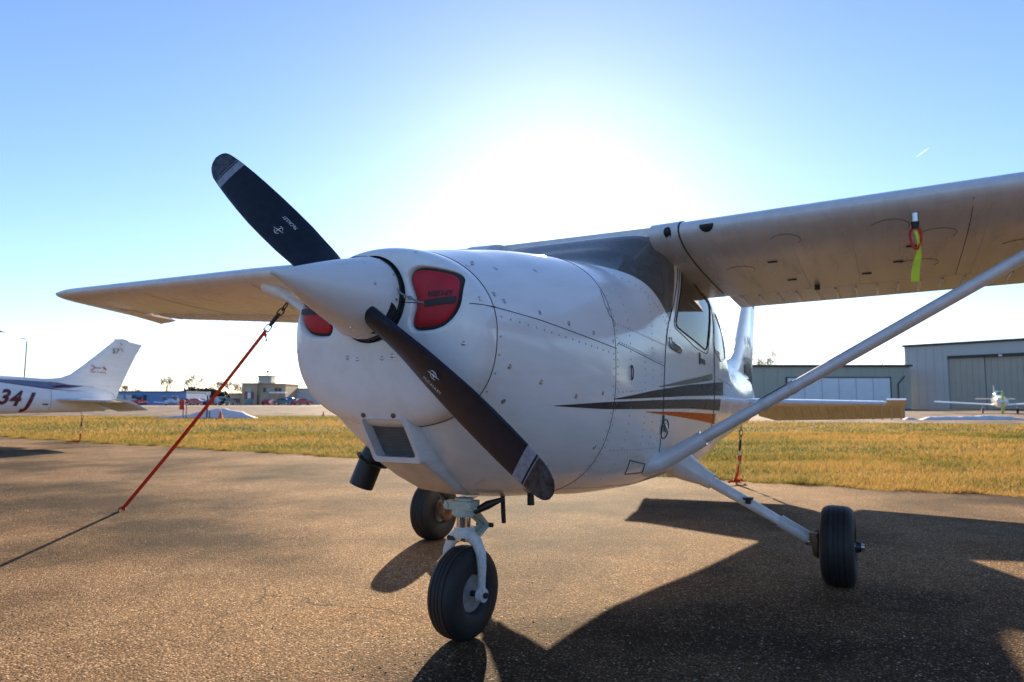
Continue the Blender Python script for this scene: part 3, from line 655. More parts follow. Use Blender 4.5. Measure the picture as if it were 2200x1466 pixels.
    MB().loft([[(-.62, -.47, 1.33), (-.62, .47, 1.33), (-.62, .40, 1.47), (-.62, -.40, 1.47)], [(-.75, -.48, 1.30), (-.75, .48, 1.30), (-.75, .42, 1.46), (-.75, -.42, 1.46)]]).build('instrument_panel', 'interior', root)
    for y in (.25, -.25):
        s_ = MB().box((-1.62, y, .95), (.46, .44, .12)).build('seat', 'seat', root)
        MB().loft([[(x, y+sy*.21*k, z) for x, sy in ((-1.80-.05*(z-1), -1), (-1.80-.05*(z-1), 1), (-1.90-.05*(z-1), 1), (-1.90-.05*(z-1), -1))] for z, k in ((.98, 1), (1.2, 1.02), (1.38, .95), (1.46, .7))]).build('seat_back', 'seat', s_)
    if own:
        # folded silver sunshade behind the windscreen
        v = []; f = []
        for i, u in enumerate(np.linspace(0, 1, 8)):
            for j, k in enumerate(np.linspace(-1, .62, 16)): v.append((-.62-.44*u-.12*abs(k)**2.5, .44*k, 1.50+.36*u+.004*math.sin(9*k)))
        f = [(i*16+j, i*16+j+1, (i+1)*16+j+1, (i+1)*16+j) for i in range(7) for j in range(15)]
        mesh('sunshade', v, f, 'shade', root)
    # --- chin intake, exhaust, vents under the cowl
    def rect(x0, x1, z0, z1, hw, sh=0.0): return [(x0, -hw+sh, z0), (x0, hw+sh, z0), (x1, hw+sh, z1), (x1, -hw+sh, z1)]
    def rrect(x0, z0, x1, z1, hw):   # top edge (x0, z0), bottom edge (x1, z1)
        pts = []
        for (cy, ct, a0) in ((hw, 0, 0), (hw, 1, 1), (-hw, 1, 2), (-hw, 0, 3)):
            pts.append((cy, ct))
        P = round_poly([(hw, 0), (hw, .17), (-hw, .17), (-hw, 0)], .016, 4); return [(x0+(x1-x0)*t/.17, y, z0+(z1-z0)*t/.17) for y, t in P]
    inn = .012
    fr = [rrect(.69, .950, .58, .746, .114), rrect(.785, .950, .678, .752, .112), rrect(.806, .943, .700, .756, .108), rrect(.800, .916, .708, .776, .090), rrect(.742, .916, .644, .776, .090)]
    itk = MB().loft(fr, cap=False).build('air_intake', 'wingwhite', root)
    MB().loft([rrect(.785, .949, .678, .753, .1115), rrect(.60, .94, .565, .690, .112), rrect(.46, .86, .44, .628, .095), rrect(.30, .75, .28, .592, .065), rrect(.16, .7, .14, .590, .03)], cap=False).build('intake_fairing', 'belly', itk)
    fl_ = MB().add([(.752, -.091, .918), (.752, .091, .918), (.654, .091, .774), (.654, -.091, .774)], [(0, 1, 2, 3)]).build('filter', 'mesh', itk, smooth=False)
    wr = MB()
    for k in np.linspace(-.094, .094, 30): wr.cyl((.756, k*.93, .918), (.658, k*.93, .774), .0011, seg=4)
    for k in np.linspace(0, 1, 26): wr.cyl((.756-.098*k, -.09, .918-.144*k), (.756-.098*k, .09, .918-.144*k), .0011, seg=4)
    wr.build('filter_wires', 'seat', fl_, kind='stuff')
    for y in (-.075, .06): MB().lathe([(0, .009), (.004, .009), (.006, .005)], (.803, y, .930), (1, 0, -.3), 12).build('intake_screw', 'rust', itk)
    MB().tube([(.44, -.28, .82), (.455, -.32, .745), (.475, -.362, .628)], [.05, .051, .051], 24, cap=False).tube([(.474, -.36, .634), (.46, -.335, .70)], [.046, .046], 24).build('exhaust_pipe', 'black', root)
    MB().add([ring_pt(x, -1.95+t) for x in (.54, .44) for t in (-.16, .10)]+[], [(0, 1, 3, 2)]) if False else None
    MB().lathe([(0, .075), (.006, .068)], (.455, -.315, .735), (.10, -.42, -.9), 24).build('exhaust_opening', 'black', root)
    if own:
        MB().tube([(.09, .10, .57), (.085, .10, .505), (.08, .10, .455)], .010, 8).build('drain_tube', 'black', root); MB().tube([(.02, .20, .585), (.018, .2, .53)], [.014, .016], 10).build('breather_tube', 'black', root)
    # --- panel seams
    T = np.linspace(0, 2*math.pi, 140)
    rib_strip('seam', [np.array(ring_pt(BOWL_X-.001, t))*np.array((1, 1.001, 1))+np.array((0, 0, 0)) for t in T], 'seam', bowl, .0018)
    rib_strip('seam', [ring_pt(-.119, t) for t in T], 'seam', cow, .0018)
    for sg in (1, -1):
        rib_strip('cowl_split', [side_pt(x, z, 0, sg) for x, z in resample([(.715, 1.301), (.459, 1.28), (.205, 1.249), (-.13, 1.209)], 40, False)], 'seam', cow, .0018)
        rib_strip('cowl_split', [(bowl_x(sg*y, z)+.0005, sg*y, z) for y, z in resample([(.14, 1.318), (.20, 1.312)], 6, False)], 'seam', bowl, .0016)
        rib_strip('cowl_split', [(bowl_x(sg*y, z)+.0005, sg*y, z) for y, z in resample([(.385, 1.303), (.425, 1.301)], 8, False)], 'seam', bowl, .0016)
        rib_strip('seam', [side_pt(x, z, 0, sg) for x, z in resample([(-.148, 1.234), (-.82, 1.16)], 30, False)], 'seam', fus, .0016)
        if own:
            for y, z in ((.40, 1.322), (.155, 1.335), (.175, 1.330), (.10, 1.135), (.055, 1.128), (.37, 1.17), (.33, 1.46), (.17, 1.49)):
                MB().lathe([(-.002, .0085), (.001, .0080), (.002, .005), (.0008, .003)], (bowl_x(sg*y, z)+.0005, sg*y, z), (1, .25*sg*y/.4, .1), 12).build('fastener', 'steel', bowl)
            rib_strip('oil_door_seam', [side_pt(x, z, 0, sg) for x, z in resample([(-.105, 1.47), (-.085, 1.40), (-.10, 1.352), (-.14, 1.33)], 16, False)], 'seam', fus, .0016)
            # quarter-turn fasteners
            for x, z in ((.687, 1.351), (.647, 1.33), (.45, 1.31), (.261, 1.285), (.071, 1.262), (-.10, 1.24), (-.135, 1.317), (-.097, 1.38), (-.009, 1.015), (-.054, .783), (.55, 1.47), (.30, 1.50), (.64, 1.10), (.62, .98), (.69, 1.46), (.45, 1.05), (.2, 1.0), (.2, .72), (.42, .78)):
                n_ = side_n(x, z, sg); p = side_pt(x, z, 0, sg); MB().lathe([(0, .0105), (.0006, .0100), (.0006, .0088), (.0022, .0080), (.0026, .004), (.0008, .003), (.0018, .0015)], p, n_, 14).build('fastener', 'steel', cow)
            rv = MB()
            def rrow(pts, step):
                P = resample(pts, max(2, int(np.sum(np.linalg.norm(np.diff(np.array(pts), axis=0), axis=1))/step)), False)
                for x, z in P: n_ = side_n(x, z, sg); rv.lathe([(0, .0046), (.0016, .0034), (.0022, .0004)], side_pt(x, z, 0, sg), n_, 6)
            rrow([(-.14, 1.48), (-.14, .62)], .03); rrow([(-.17, 1.24), (-.80, 1.175)], .025); rrow([(-.17, 1.32), (-.85, 1.27)], .028); rrow([(-.2, .76), (-.75, .74)], .03)
            rrow([(-.5, 1.2), (-.5, .68)], .03); rrow([(-.76, 1.18), (-.74, .78)], .03); rrow([(-.16, 1.02), (-.45, 1.03)], .035); rrow([(-.89, 1.50), (-.84, 1.25)], .03); rrow([(-.46, 1.60), (-.93, 1.36)], .03)
            rrow([(-.15, .585), (-.8, .545)], .018); rrow([(-.9, .56), (-2.2, .56)], .02); rrow([(-2.06, 1.62), (-2.03, .7)], .03); rrow([(-2.1, 1.13), (-3.2, 1.1)], .03); rrow([(-3.2, 1.4), (-3.2, .7)], .03); rrow([(-4.2, 1.35), (-4.2, .75)], .03); rrow([(.69, 1.27), (-.10, 1.185)], .045); rrow([(.70, 1.2), (.705, .95)], .05); rrow([(-.10, 1.16), (-.10, .66)], .035); rrow([(-.3, 1.5), (-.3, .62)], .035); rrow([(-.62, 1.5), (-.62, .62)], .035)
            rv.build('rivets', 'rivet', fus, kind='stuff')
    return root, fus, fin, spn, bowl

plane, fus1, fin1, spin1, bowl1 = build_airplane('airplane', (0, 0, 0), True)
tag(plane, 'white high-wing propeller airplane in the foreground, nose towards the viewer, orange and charcoal stripes', 'airplane')
for sg in (1, -1):
    stripe('side_stripe', [(.337, .9635), (-.039, .976), (-.6, .984), (-1.29, .99), (-2.227, .992)], [(.337, .9615), (-.045, .946), (-.6, .941), (-1.295, .936), (-2.167, .912)], 'purplegrey', fus1, sg)
    stripe('side_stripe', [(-.108, .990), (-.595, 1.03), (-1.297, 1.074), (-2.39, 1.116)], [(-.108, .987), (-.597, .996), (-1.294, 1.009), (-2.372, 1.019)], 'charcoal', fus1, sg)
    stripe('side_stripe', [(-.711, 1.054), (-1.198, 1.098), (-1.926, 1.16)], [(-.712, 1.051), (-1.196, 1.072), (-1.921, 1.117)], 'olive', fus1, sg)
    stripe('side_stripe', [(-.51, .930), (-1.099, .92), (-2.03, .892)], [(-.51, .927), (-1.101, .892), (-2.01, .827)], 'orange', fus1, sg)
    for z0, z1, m_ in ((1.30, 1.42, 'charcoal'), (1.12, 1.24, 'charcoal'), (1.47, 1.50, 'olive')):
        mesh('fin_stripe', [(-5.9, sg*.072, z0), (-5.9, sg*.072, z1), (-6.38, sg*.052, z1+.01), (-6.38, sg*.052, z0-.05)], [(0, 1, 2, 3)], m_, fin1, smooth=False)
        mesh('rudder_stripe', [(-6.42, sg*.036, z0-.05), (-6.42, sg*.036, z1+.01), (-6.68, sg*.014, z1), (-6.66, sg*.016, z0-.09)], [(0, 1, 2, 3)], m_, fin1, smooth=False)
    for dz, m_, r_ in ((1.72, 'maroon', .05), (1.70, 'bluegrey', .06)):
        mesh('fin_mark', [(-6.15-(.12 if m_ == 'bluegrey' else 0)+r_*math.cos(t), sg*.066, dz+r_*1.2*math.sin(t)) for t in np.linspace(0, 2*math.pi, 10, endpoint=False)], [tuple(range(10))], m_, fin1, smooth=False)
    bxs = [(-1.55, 1.275), (-1.578, 1.275), (-1.578, 1.205), (-1.55, 1.205)]
    MB().tube([side_pt(x, z, .002, sg) for x, z in bxs+bxs[:1]], .0022, 5).build('door_mark', 'textdark', fus1)
    stripe('door_mark', [(-1.59, 1.247), (-1.71, 1.237)], [(-1.59, 1.215), (-1.71, 1.205)], 'textdark', fus1, sg, n=4, rows=3)

# ------------------------------------------------------------------ cowl plugs and their cord
def build_plug(sg, label):
    P = smooth_closed(resample(INLET, 90), 3)*np.array((sg, 1)); c0 = P.mean(0)
    rt = empty('cowl_plug', (bowl_x(c0[0], c0[1])-.05, c0[0], c0[1])); O = np.array(rt.location)
    tag(rt, label, 'cowl plug', 'red cowl plugs')
    def ringp(inset, dx):
        d = P-c0; r = np.linalg.norm(d, axis=1)[:, None]; Q = c0+d*(1-inset/r)
        return [np.array((bowl_x(q[0], q[1])+dx, q[0], q[1]))-O for q in smooth_closed(Q, 2)]
    def sm(r): 
        a_ = np.array(r); 
        for _ in range(4): a_[:, 0] = .5*a_[:, 0]+.25*(np.roll(a_[:, 0], 1)+np.roll(a_[:, 0], -1))
        return list(a_)
    MB().loft([sm(ringp(-.002, -.075)), sm(ringp(.000, -.016)), sm(ringp(.004, -.011)), sm(ringp(.010, -.014))], cap=False).build('foam_edge', 'foam', rt)
    rings = [sm(ringp(.007, -.020)), sm(ringp(.009, -.008)), sm(ringp(.016, -.004)), sm(ringp(.035, -.001)), sm(ringp(.06, .001))]
    n = len(rings[0]); mb = MB(); v = [p for r in rings for p in r]; f = [(i*n+j, i*n+(j+1) % n, (i+1)*n+(j+1) % n, (i+1)*n+j) for i in range(len(rings)-1) for j in range(n)]
    v.append(np.mean(rings[-1], axis=0)); f += [((len(rings)-1)*n+j, (len(rings)-1)*n+(j+1) % n, len(v)-1) for j in range(n)]
    mb.add(v, f).build('plug_face', 'redplug', rt, sharp=60)
    def face_pt(y, z, off=.004): return np.array((bowl_x(y, z)+off, y, z))-O
    y0, y1 = (.235, .348); z0, z1 = 1.300, 1.323
    g = [face_pt(sg*y, z+(.005*(y-.29)/.06)) for z in (z0, z1) for y in np.linspace(y0, y1, 8)]
    mesh('black_strip', g, [(i, i+1, i+9, i+8) for i in range(7)], 'textdark', rt)
    bm = text_mesh('N3514T', .026, bold=.0006)
    for vv in bm.verts: vv.co = Vector(face_pt(sg*.292+vv.co.x, 1.338+vv.co.y*1.0, .0045))
    from_bm('plug_lettering', bm, 'textdark', rt)
    return rt
build_plug(1, 'red inlet plug in the larger visible cowl opening, black strip and dark lettering')
build_plug(-1, 'red inlet plug half hidden behind the spinner')
cd = MB().tube(resample([(.85, .262, 1.303), (.872, .215, 1.312), (.893, .150, 1.345), (.905, .118, 1.400), (.912, .08, 1.445), (.925, .03, 1.476), (.935, -.02, 1.478), (.92, -.08, 1.452), (.905, -.13, 1.39), (.88, -.2, 1.33), (.855, -.26, 1.305)], 40, False), .0032, 7).build('plug_cord', simple('cord_grey', (.25, .25, .26), .7))
tag(cd, 'thin grey cord looped over the white spinner between the red plugs', 'cord')

# ------------------------------------------------------------------ pitot cover with streamer
pc = under(1.725, .055); rt = empty('pitot_cover', tuple(pc-np.array((0, 0, .06))))
tag(rt, 'silver pitot cover with red loop and yellow streamer hanging below the near wing', 'pitot cover')
MB().cyl((0, 0, .06), (0, 0, .015), .017, .016, 14).build('sleeve', 'steel', rt); MB().cyl((0, 0, .02), (0, 0, -.01), .018, .014, 14).build('collar', 'black', rt)
MB().tube([(0, .022*math.sin(t)*(1+.3*math.cos(t)), -.055+.05*math.cos(t)) for t in np.linspace(0, 2*math.pi, 22)], .006, 8).build('loop', 'redstrap', rt)
v = []; 
for i, t in enumerate(np.linspace(0, 1, 24)):
    w_ = .006+.011*min(1, max(0, (t-.25)/.35)); sw = .010*math.sin(5*t); tw = 1.2*math.sin(2.2*t)*(1-t)
    for s in (-1, 1): v.append((.004*math.sin(9*t)+s*w_*math.sin(tw), sw+s*w_*math.cos(tw), -.02-.235*t))
mesh('streamer', v, [(2*i, 2*i+1, 2*i+3, 2*i+2) for i in range(23)], 'yellow', rt)

# ------------------------------------------------------------------ tie-down straps
def ribbon(path, wd, th=.0015, twist=0.0, ph=0.0):
    path = [np.array(p, float) for p in path]; rings = []
    for i, p in enumerate(path):
        t = path[min(i+1, len(path)-1)]-path[max(i-1, 0)]; t /= np.linalg.norm(t); a_ = np.cross(t, (.3, .2, .93)); a_ /= np.linalg.norm(a_); b_ = np.cross(t, a_)
        q = ph+twist*i/len(path); u = a_*math.cos(q)+b_*math.sin(q); n_ = np.cross(t, u); rings.append([p+u*wd/2+n_*th, p-u*wd/2+n_*th, p-u*wd/2-n_*th, p+u*wd/2-n_*th])
    return MB().loft(rings)
def chain(parent, p, q):
    d = (np.array(q)-np.array(p)); n_ = d/np.linalg.norm(d); u = np.cross(n_, (.5, .5, .7)); u /= np.linalg.norm(u)
    for k in range(2):
        c = np.array(p)+d*(k*.5+.25); r = np.linalg.norm(d)*.33; uu = u if k == 0 else np.cross(n_, u)
        MB().tube([c+n_*r*math.cos(t)+uu*r*.55*math.sin(t) for t in np.linspace(0, 2*math.pi, 18)], .0055, 6).build('hook', 'black', parent)
def build_strap(label, ring, anchor, mat, wd, tail, slack, group='tie-down straps'):
    O = np.array(anchor, float); rt = empty('tie_down_strap', tuple(O)); tag(rt, label, 'strap', group)
    A = np.array(ring)-O; n_ = -A/np.linalg.norm(A)
    chain(rt, A, A+n_*.12)
    u = np.cross(n_, (.47, -.88, 0)); u /= np.linalg.norm(u); s_ = np.cross(n_, u)
    b0, b1 = A+n_*.11, A+n_*.24; sc = [(.6, .6), (1, 1), (1, 1), (.75, .8)]
    MB().loft([[b0+(b1-b0)*t+u*.020*k*math.cos(q)+s_*.016*m_*math.sin(q) for q in np.linspace(0, 2*math.pi, 14, endpoint=False)] for t, (k, m_) in zip((0, .2, .8, 1), sc)]).build('buckle_cover', 'black', rt)
    c0, c1 = A+n_*.24, A+n_*.30
    MB().tube([c0+s_*.018, c1+s_*.020, c1-s_*.020, c0-s_*.018, c0+s_*.018], .005, 6).cyl(c1+s_*.024, c1-s_*.024, .006, seg=8).build('buckle', 'steel', rt)
    sag = [c1+(np.array((0, 0, .012))-c1)*t+np.array((0, 0, -.02*math.sin(math.pi*t))) for t in np.linspace(0, 1, 30)]
    ribbon(sag, wd, twist=slack, ph=.6).build('webbing', mat, rt)
    if tail: ribbon([c1+np.array((0, 0, -tail*t))+np.array((.01*math.sin(5*t), .006*math.sin(4*t), 0)) for t in np.linspace(0, 1, 8)], wd*.8, ph=.9).build('loose_end', mat, rt)
    MB().tube([np.array((.03*math.cos(t), 0, .012+.024*math.sin(t))) for t in np.linspace(0, 2*math.pi, 16)], .007, 6).build('ground_ring', 'rust', rt)
    return rt
s1 = build_strap('long taut dark red strap from the far wing strut down to the apron', (-1.045, -2.42, 1.715), (-1.14, -4.489, 0), 'redstrap', .030, .085, 0.5)
def ground_ends(rt, mat, seedv, n=5, r=.2):
    rg = random.Random(seedv)
    for k in range(n):
        a0 = rg.uniform(-.9, 2.2); L_ = rg.uniform(.5, 1.1)*r; b = rg.uniform(-1.2, 1.2); p = np.array((rg.uniform(-.03, .03), rg.uniform(-.03, .03), .02)); path = []
        for t in np.linspace(0, 1, 12): path.append(p+np.array((math.cos(a0+b*t)*L_*t, math.sin(a0+b*t)*L_*t, .012+.025*abs(math.sin(6*t+k))*(1-t))))
        ribbon(path, .024, twist=1.5, ph=1.2).build('loose_end', mat, rt)
s2 = build_strap('orange-red strap hanging from the tail of the foreground airplane', (-5.91, 0, .625), (-5.86, -.06, 0), 'orangestrap', .028, 0, 5.0); ground_ends(s2, 'orangestrap', 3)
ribbon([np.array((-.02, .05, .34))*(1-t)+np.array((.03, -.01, .02))*t+np.array((.02*math.sin(3*t), .015*math.sin(4*t), 0)) for t in np.linspace(0, 1, 12)], .026, twist=3, ph=.3).build('webbing', 'orangestrap', s2)

# ------------------------------------------------------------------ neighbouring airplane
NP = (-0.88, -14.95, 0.0)
plane2, fus2, fin2, spin2, bowl2 = build_airplane('airplane', NP, False)
R2 = Matrix.Rotation(math.radians(-4.6), 4, 'Z') @ Matrix.Rotation(math.radians(-2.2), 4, 'Y'); T2 = Vector((-6.3, 0, .75))
plane2.matrix_world = Matrix.Translation(Vector(NP)+T2) @ R2 @ Matrix.Translation(-T2)
tag(plane2, 'white airplane at the left edge, its tail marked 34J with maroon stripes', 'airplane')
side_text('registration', '3', .43, -4.16, .962, 'maroon', fus2, 1, ang=.02, shear=.35, bold=.016, off=.009, cuts=3, sx=.95)
side_text('registration', '4', .43, -4.38, .942, 'maroon', fus2, 1, ang=.02, shear=.35, bold=.016, off=.009, cuts=3, sx=.95)
side_text('registration', 'J', .43, -4.66, .914, 'maroon', fus2, 1, ang=.02, shear=.35, bold=.016, off=.009, cuts=3, sx=1.1)
stripe('side_stripe', [(-2.6, 1.33), (-3.3, 1.32), (-3.9, 1.325), (-4.5, 1.335), (-5.3, 1.33), (-5.9, 1.305)], [(-2.6, 1.325), (-3.3, 1.31), (-3.9, 1.305), (-4.46, 1.255), (-5.06, 1.20), (-5.5, 1.225)], 'bluegrey', fus2, 1)
stripe('side_stripe', [(-2.4, 1.345), (-3.9, 1.343), (-4.5, 1.356), (-5.3, 1.350), (-6.1, 1.298)], [(-2.4, 1.343), (-3.9, 1.328), (-4.5, 1.338), (-5.3, 1.333), (-6.1, 1.285)], 'maroon', fus2, 1, off=.003)
stripe('side_stripe', [(-3.9, 1.312), (-4.46, 1.268), (-5.06, 1.212), (-5.54, 1.186), (-5.9, 1.188)], [(-3.9, 1.308), (-4.46, 1.252), (-5.06, 1.194), (-5.54, 1.170), (-5.9, 1.186)], 'maroon', fus2, 1, off=.003)
stripe('side_stripe', [(-5.17, 1.256), (-5.28, 1.285), (-5.49, 1.302), (-5.9, 1.308)], [(-5.17, 1.250), (-5.27, 1.218), (-5.40, 1.25), (-5.9, 1.304)], 'maroon', fus2, 1, off=.004)
stripe('side_plate', [(-4.97, .868), (-5.09, .866)], [(-4.97, .838), (-5.09, .836)], 'purplegrey', fus2, 1, n=4, rows=3)
MB().tube([side_pt(-5.14, z, .001) for z in np.linspace(.72, 1.40, 20)], .003, 5).build('seam', 'seam', fus2)
def fin_text(s, size, x, z, mat, ang=0.0):
    bm = text_mesh(s, size)
    for v_ in bm.verts: u, t = v_.co.x, v_.co.y; v_.co = Vector((x-u, .072-.02*(z-1.4), z+t+u*ang))
    return from_bm('fin_lettering', bm, mat, fin2, smooth=False)
fin_text('Flight Training', .062, -6.16, 1.648, 'textdark'); fin_text('57', .17, -6.53, 2.18, 'purplegrey')
MB().tube([(-6.02+.045*math.cos(t), .068, 1.745+.05*math.sin(t)) for t in np.linspace(.8, 5.4, 18)], .008, 5).build('fin_emblem', simple('print_red', (.55, .03, .06), .5), fin2)
MB().tube([(-6.26, .066, 1.775), (-6.32, .064, 1.735), (-6.35, .063, 1.70)], [.012, .02, .006], 6).build('fin_emblem', bpy.data.materials['print_red'], fin2)
mesh('fin_band', [(-6.07, .0675, 1.735), (-6.07, .0675, 1.755), (-6.23, .0655, 1.758), (-6.23, .0655, 1.738)], [(0, 1, 2, 3)], 'bluegrey', fin2, smooth=False)
s3 = build_strap('orange strap under the tail of the airplane marked 34J', (NP[0]-5.91, NP[1], .625), (NP[0]-5.88, NP[1]-.01, 0), 'orangestrap', .035, 0, 4.0); ground_ends(s3, 'orangestrap', 8, 4, .25)

# ------------------------------------------------------------------ ground
def asphalt(name, base, light, dark, stone=1.0, rough=0.92, bump=0.55, scale=1.0, spec=0.05):
    m, n, b = new_mat(name); tc = N(n, 'ShaderNodeTexCoord'); V = tc.outputs['Object']
    def nz(s, d=5.0, r=.6, vec=None): x = N(n, 'ShaderNodeTexNoise', i_Scale=s*scale, i_Detail=d, i_Roughness=r); L(n, vec or V, x.inputs['Vector']); return x.outputs['Fac']
    def mixc(f, c1, c2):
        x = N(n, 'ShaderNodeMix', data_type='RGBA')
        for k, c in ((6, c1), (7, c2)):
            if isinstance(c, tuple): x.inputs[k].default_value = (*c, 1)
            else: L(n, c, x.inputs[k])
        L(n, f, x.inputs[0]); return x.outputs[2]
    big = ramp(n, nz(.22, 6), [(.40, 0.0), (.60, 1.0)]).outputs[0]
    c = mixc(big, dark, base)
    mid = ramp(n, nz(1.3, 6, .7), [(.42, 0.0), (.72, .75)]).outputs[0]; c = mixc(mid, c, light)
    rust = ramp(n, nz(.8, 3), [(.57, 0.0), (.68, .75)]).outputs[0]; c = mixc(rust, c, (base[0]*.85, base[1]*.62, base[2]*.40))
    oil = ramp(n, nz(.55, 7, .75), [(.58, 0.0), (.70, .8)]).outputs[0]; c = mixc(oil, c, (dark[0]*.55, dark[1]*.55, dark[2]*.55))
    vo = N(n, 'ShaderNodeTexVoronoi', i_Scale=120.0*scale); L(n, V, vo.inputs['Vector'])
    sp = N(n, 'ShaderNodeSeparateColor'); L(n, vo.outputs['Color'], sp.inputs[0])
    st = ramp(n, sp.outputs[0], [(.0, .0), (.6, .05), (.85, .25), (.93, .9), (1.0, 1.0)]).outputs[0]
    sm_ = N(n, 'ShaderNodeMath', operation='MULTIPLY'); L(n, st, sm_.inputs[0]); sm_.inputs[1].default_value = stone
    c = mixc(sm_.outputs[0], c, (light[0]*1.7, light[1]*1.9, light[2]*2.2))
    edge = ramp(n, vo.outputs['Distance'], [(.40, 0.0), (.70, .75*stone)]).outputs[0]; c = mixc(edge, c, (dark[0]*.35, dark[1]*.35, dark[2]*.35))
    # meandering cracks, only here and there
    wn = N(n, 'ShaderNodeTexNoise', i_Scale=.9, i_Detail=4.0); L(n, V, wn.inputs['Vector'])
    av = N(n, 'ShaderNodeVectorMath', operation='ADD'); L(n, V, av.inputs[0]); L(n, wn.outputs['Color'], av.inputs[1])
    vc = N(n, 'ShaderNodeTexVoronoi', feature='DISTANCE_TO_EDGE', i_Scale=.33); L(n, av.outputs[0], vc.inputs['Vector'])
    ck = ramp(n, vc.outputs['Distance'], [(.0, 1.0), (.004, 0.0)]).outputs[0]; cm = ramp(n, nz(.35, 2), [(.58, 0.0), (.66, .7)]).outputs[0]
    cc = N(n, 'ShaderNodeMath', operation='MULTIPLY'); L(n, ck, cc.inputs[0]); L(n, cm, cc.inputs[1]); c = mixc(cc.outputs[0], c, (.02, .017, .014))
    wear = ramp(n, nz(.42, 8, .62), [(.38, (.30, .29, .30)), (.47, (.72, .68, .64)), (.55, (1.12, 1.08, 1.02)), (.68, (1.45, 1.40, 1.30))]).outputs[0]
    wx = N(n, 'ShaderNodeMix', data_type='RGBA', blend_type='MULTIPLY'); wx.inputs[0].default_value = 1.0; L(n, c, wx.inputs[6]); L(n, wear, wx.inputs[7]); c = wx.outputs[2]
    L(n, c, b.inputs['Base Color'])
    b.inputs['Roughness'].default_value = rough; b.inputs['Specular IOR Level'].default_value = spec
    h1 = N(n, 'ShaderNodeMath', operation='SUBTRACT'); h1.inputs[0].default_value = 1.0; L(n, vo.outputs['Distance'], h1.inputs[1])
    hh = N(n, 'ShaderNodeMath', operation='MULTIPLY_ADD'); L(n, nz(380, 3), hh.inputs[0]); hh.inputs[1].default_value = .5; L(n, h1.outputs[0], hh.inputs[2])
    h2 = N(n, 'ShaderNodeMath', operation='SUBTRACT'); L(n, hh.outputs[0], h2.inputs[0]); L(n, cc.outputs[0], h2.inputs[1])
    bp = N(n, 'ShaderNodeBump', i_Strength=bump, i_Distance=.0035); L(n, h2.outputs[0], bp.inputs['Height']); L(n, bp.outputs[0], b.inputs['Normal'])
    return m
M['apron'] = asphalt('apron_asphalt', (.205, .127, .070), (.305, .198, .114), (.092, .057, .033), bump=.8)
M['taxi'] = asphalt('taxiway_asphalt', (.20, .16, .14), (.28, .23, .20), (.14, .115, .10), stone=.3, bump=.2, rough=.8)
M['ramp'] = asphalt('ramp_concrete', (.42, .34, .28), (.5, .42, .34), (.36, .29, .23), stone=.2, bump=.1, rough=.7)
def edge_x(y):
    """edge of the apron: slightly ragged line"""
    return -6.22+.0585*min(y, 4)*1.0-.07*max(0, y-4)+.06*math.sin(y*1.7)+.06*math.sin(y*4.3+1)+.04*math.sin(y*9.1+2)*math.sin(y*1.3)+.02*math.sin(y*21.7)
ys = np.concatenate([np.linspace(-160, -40, 40), np.linspace(-39.5, 14, 400), np.linspace(15, 120, 40)])
v = []; f = []
for y in ys: v += [(edge_x(y), y, 0.0), (90.0, y, 0.0), (edge_x(y)-.012, y, -.05)]
for i in range(len(ys)-1): f += [(3*i, 3*i+1, 3*i+4, 3*i+3), (3*i+2, 3*i, 3*i+3, 3*i+5)]
mesh('apron', v, f, 'apron', smooth=False)['kind'] = 'structure'
def grass_soil():
    m, n, b = new_mat('dry_turf'); tc = N(n, 'ShaderNodeTexCoord'); V = tc.outputs['Object']
    def nz(s, d=6.0): x = N(n, 'ShaderNodeTexNoise', i_Scale=s, i_Detail=d, i_Roughness=.65); L(n, V, x.inputs['Vector']); return x.outputs['Fac']
    r1 = ramp(n, nz(.35), [(.35, (.10, .095, .03)), (.5, (.14, .11, .04)), (.66, (.17, .12, .045))]); r2 = ramp(n, nz(9.0), [(.3, (.35, .35, .35)), (.7, (1.15, 1.15, 1.15))])
    x = N(n, 'ShaderNodeMix', data_type='RGBA', blend_type='MULTIPLY'); x.inputs[0].default_value = 1; L(n, r1.outputs[0], x.inputs[6]); L(n, r2.outputs[0], x.inputs[7]); L(n, x.outputs[2], b.inputs['Base Color'])
    b.inputs['Roughness'].default_value = .95; b.inputs['Specular IOR Level'].default_value = .1
    bp = N(n, 'ShaderNodeBump', i_Strength=.8, i_Distance=.05); L(n, nz(14.0), bp.inputs['Height']); L(n, bp.outputs[0], b.inputs['Normal']); return m
M['turf'] = grass_soil()
mesh('ground', [(-2500, -2500, -.035), (2500, -2500, -.035), (2500, 2500, -.035), (-2500, 2500, -.035)], [(0, 1, 2, 3)], 'turf', smooth=False)['kind'] = 'structure'
def sheet(name, pts, z, mat): o = mesh(name, [(x, y, z) for x, y in pts], [tuple(range(len(pts)))], mat, smooth=False); o['kind'] = 'structure'; return o
def gp(px, d):
    """ground point in the column px of the view at distance d along it"""
    fx, fy = math.cos(YAW), math.sin(YAW); s = (px-1100)/FPX*d; return np.array((CAM[0]+fx*d+c_rt[0]*s, CAM[1]+fy*d+c_rt[1]*s))
def zh(py, d): return CAM[2]+(861-py)/FPX*d
sheet('taxiway', [gp(-400, 45), gp(300, 47), gp(640, 50), gp(1100, 44), gp(1620, 31.5), gp(2700, 30.5), gp(3000, 60), gp(2700, 140), gp(1100, 140), gp(640, 118), gp(-600, 118)], -.028, 'taxi')
sheet('ramp', [gp(-800, 119), gp(640, 119), gp(1100, 141), gp(1100, 260), gp(-1200, 260)], -.022, 'ramp')

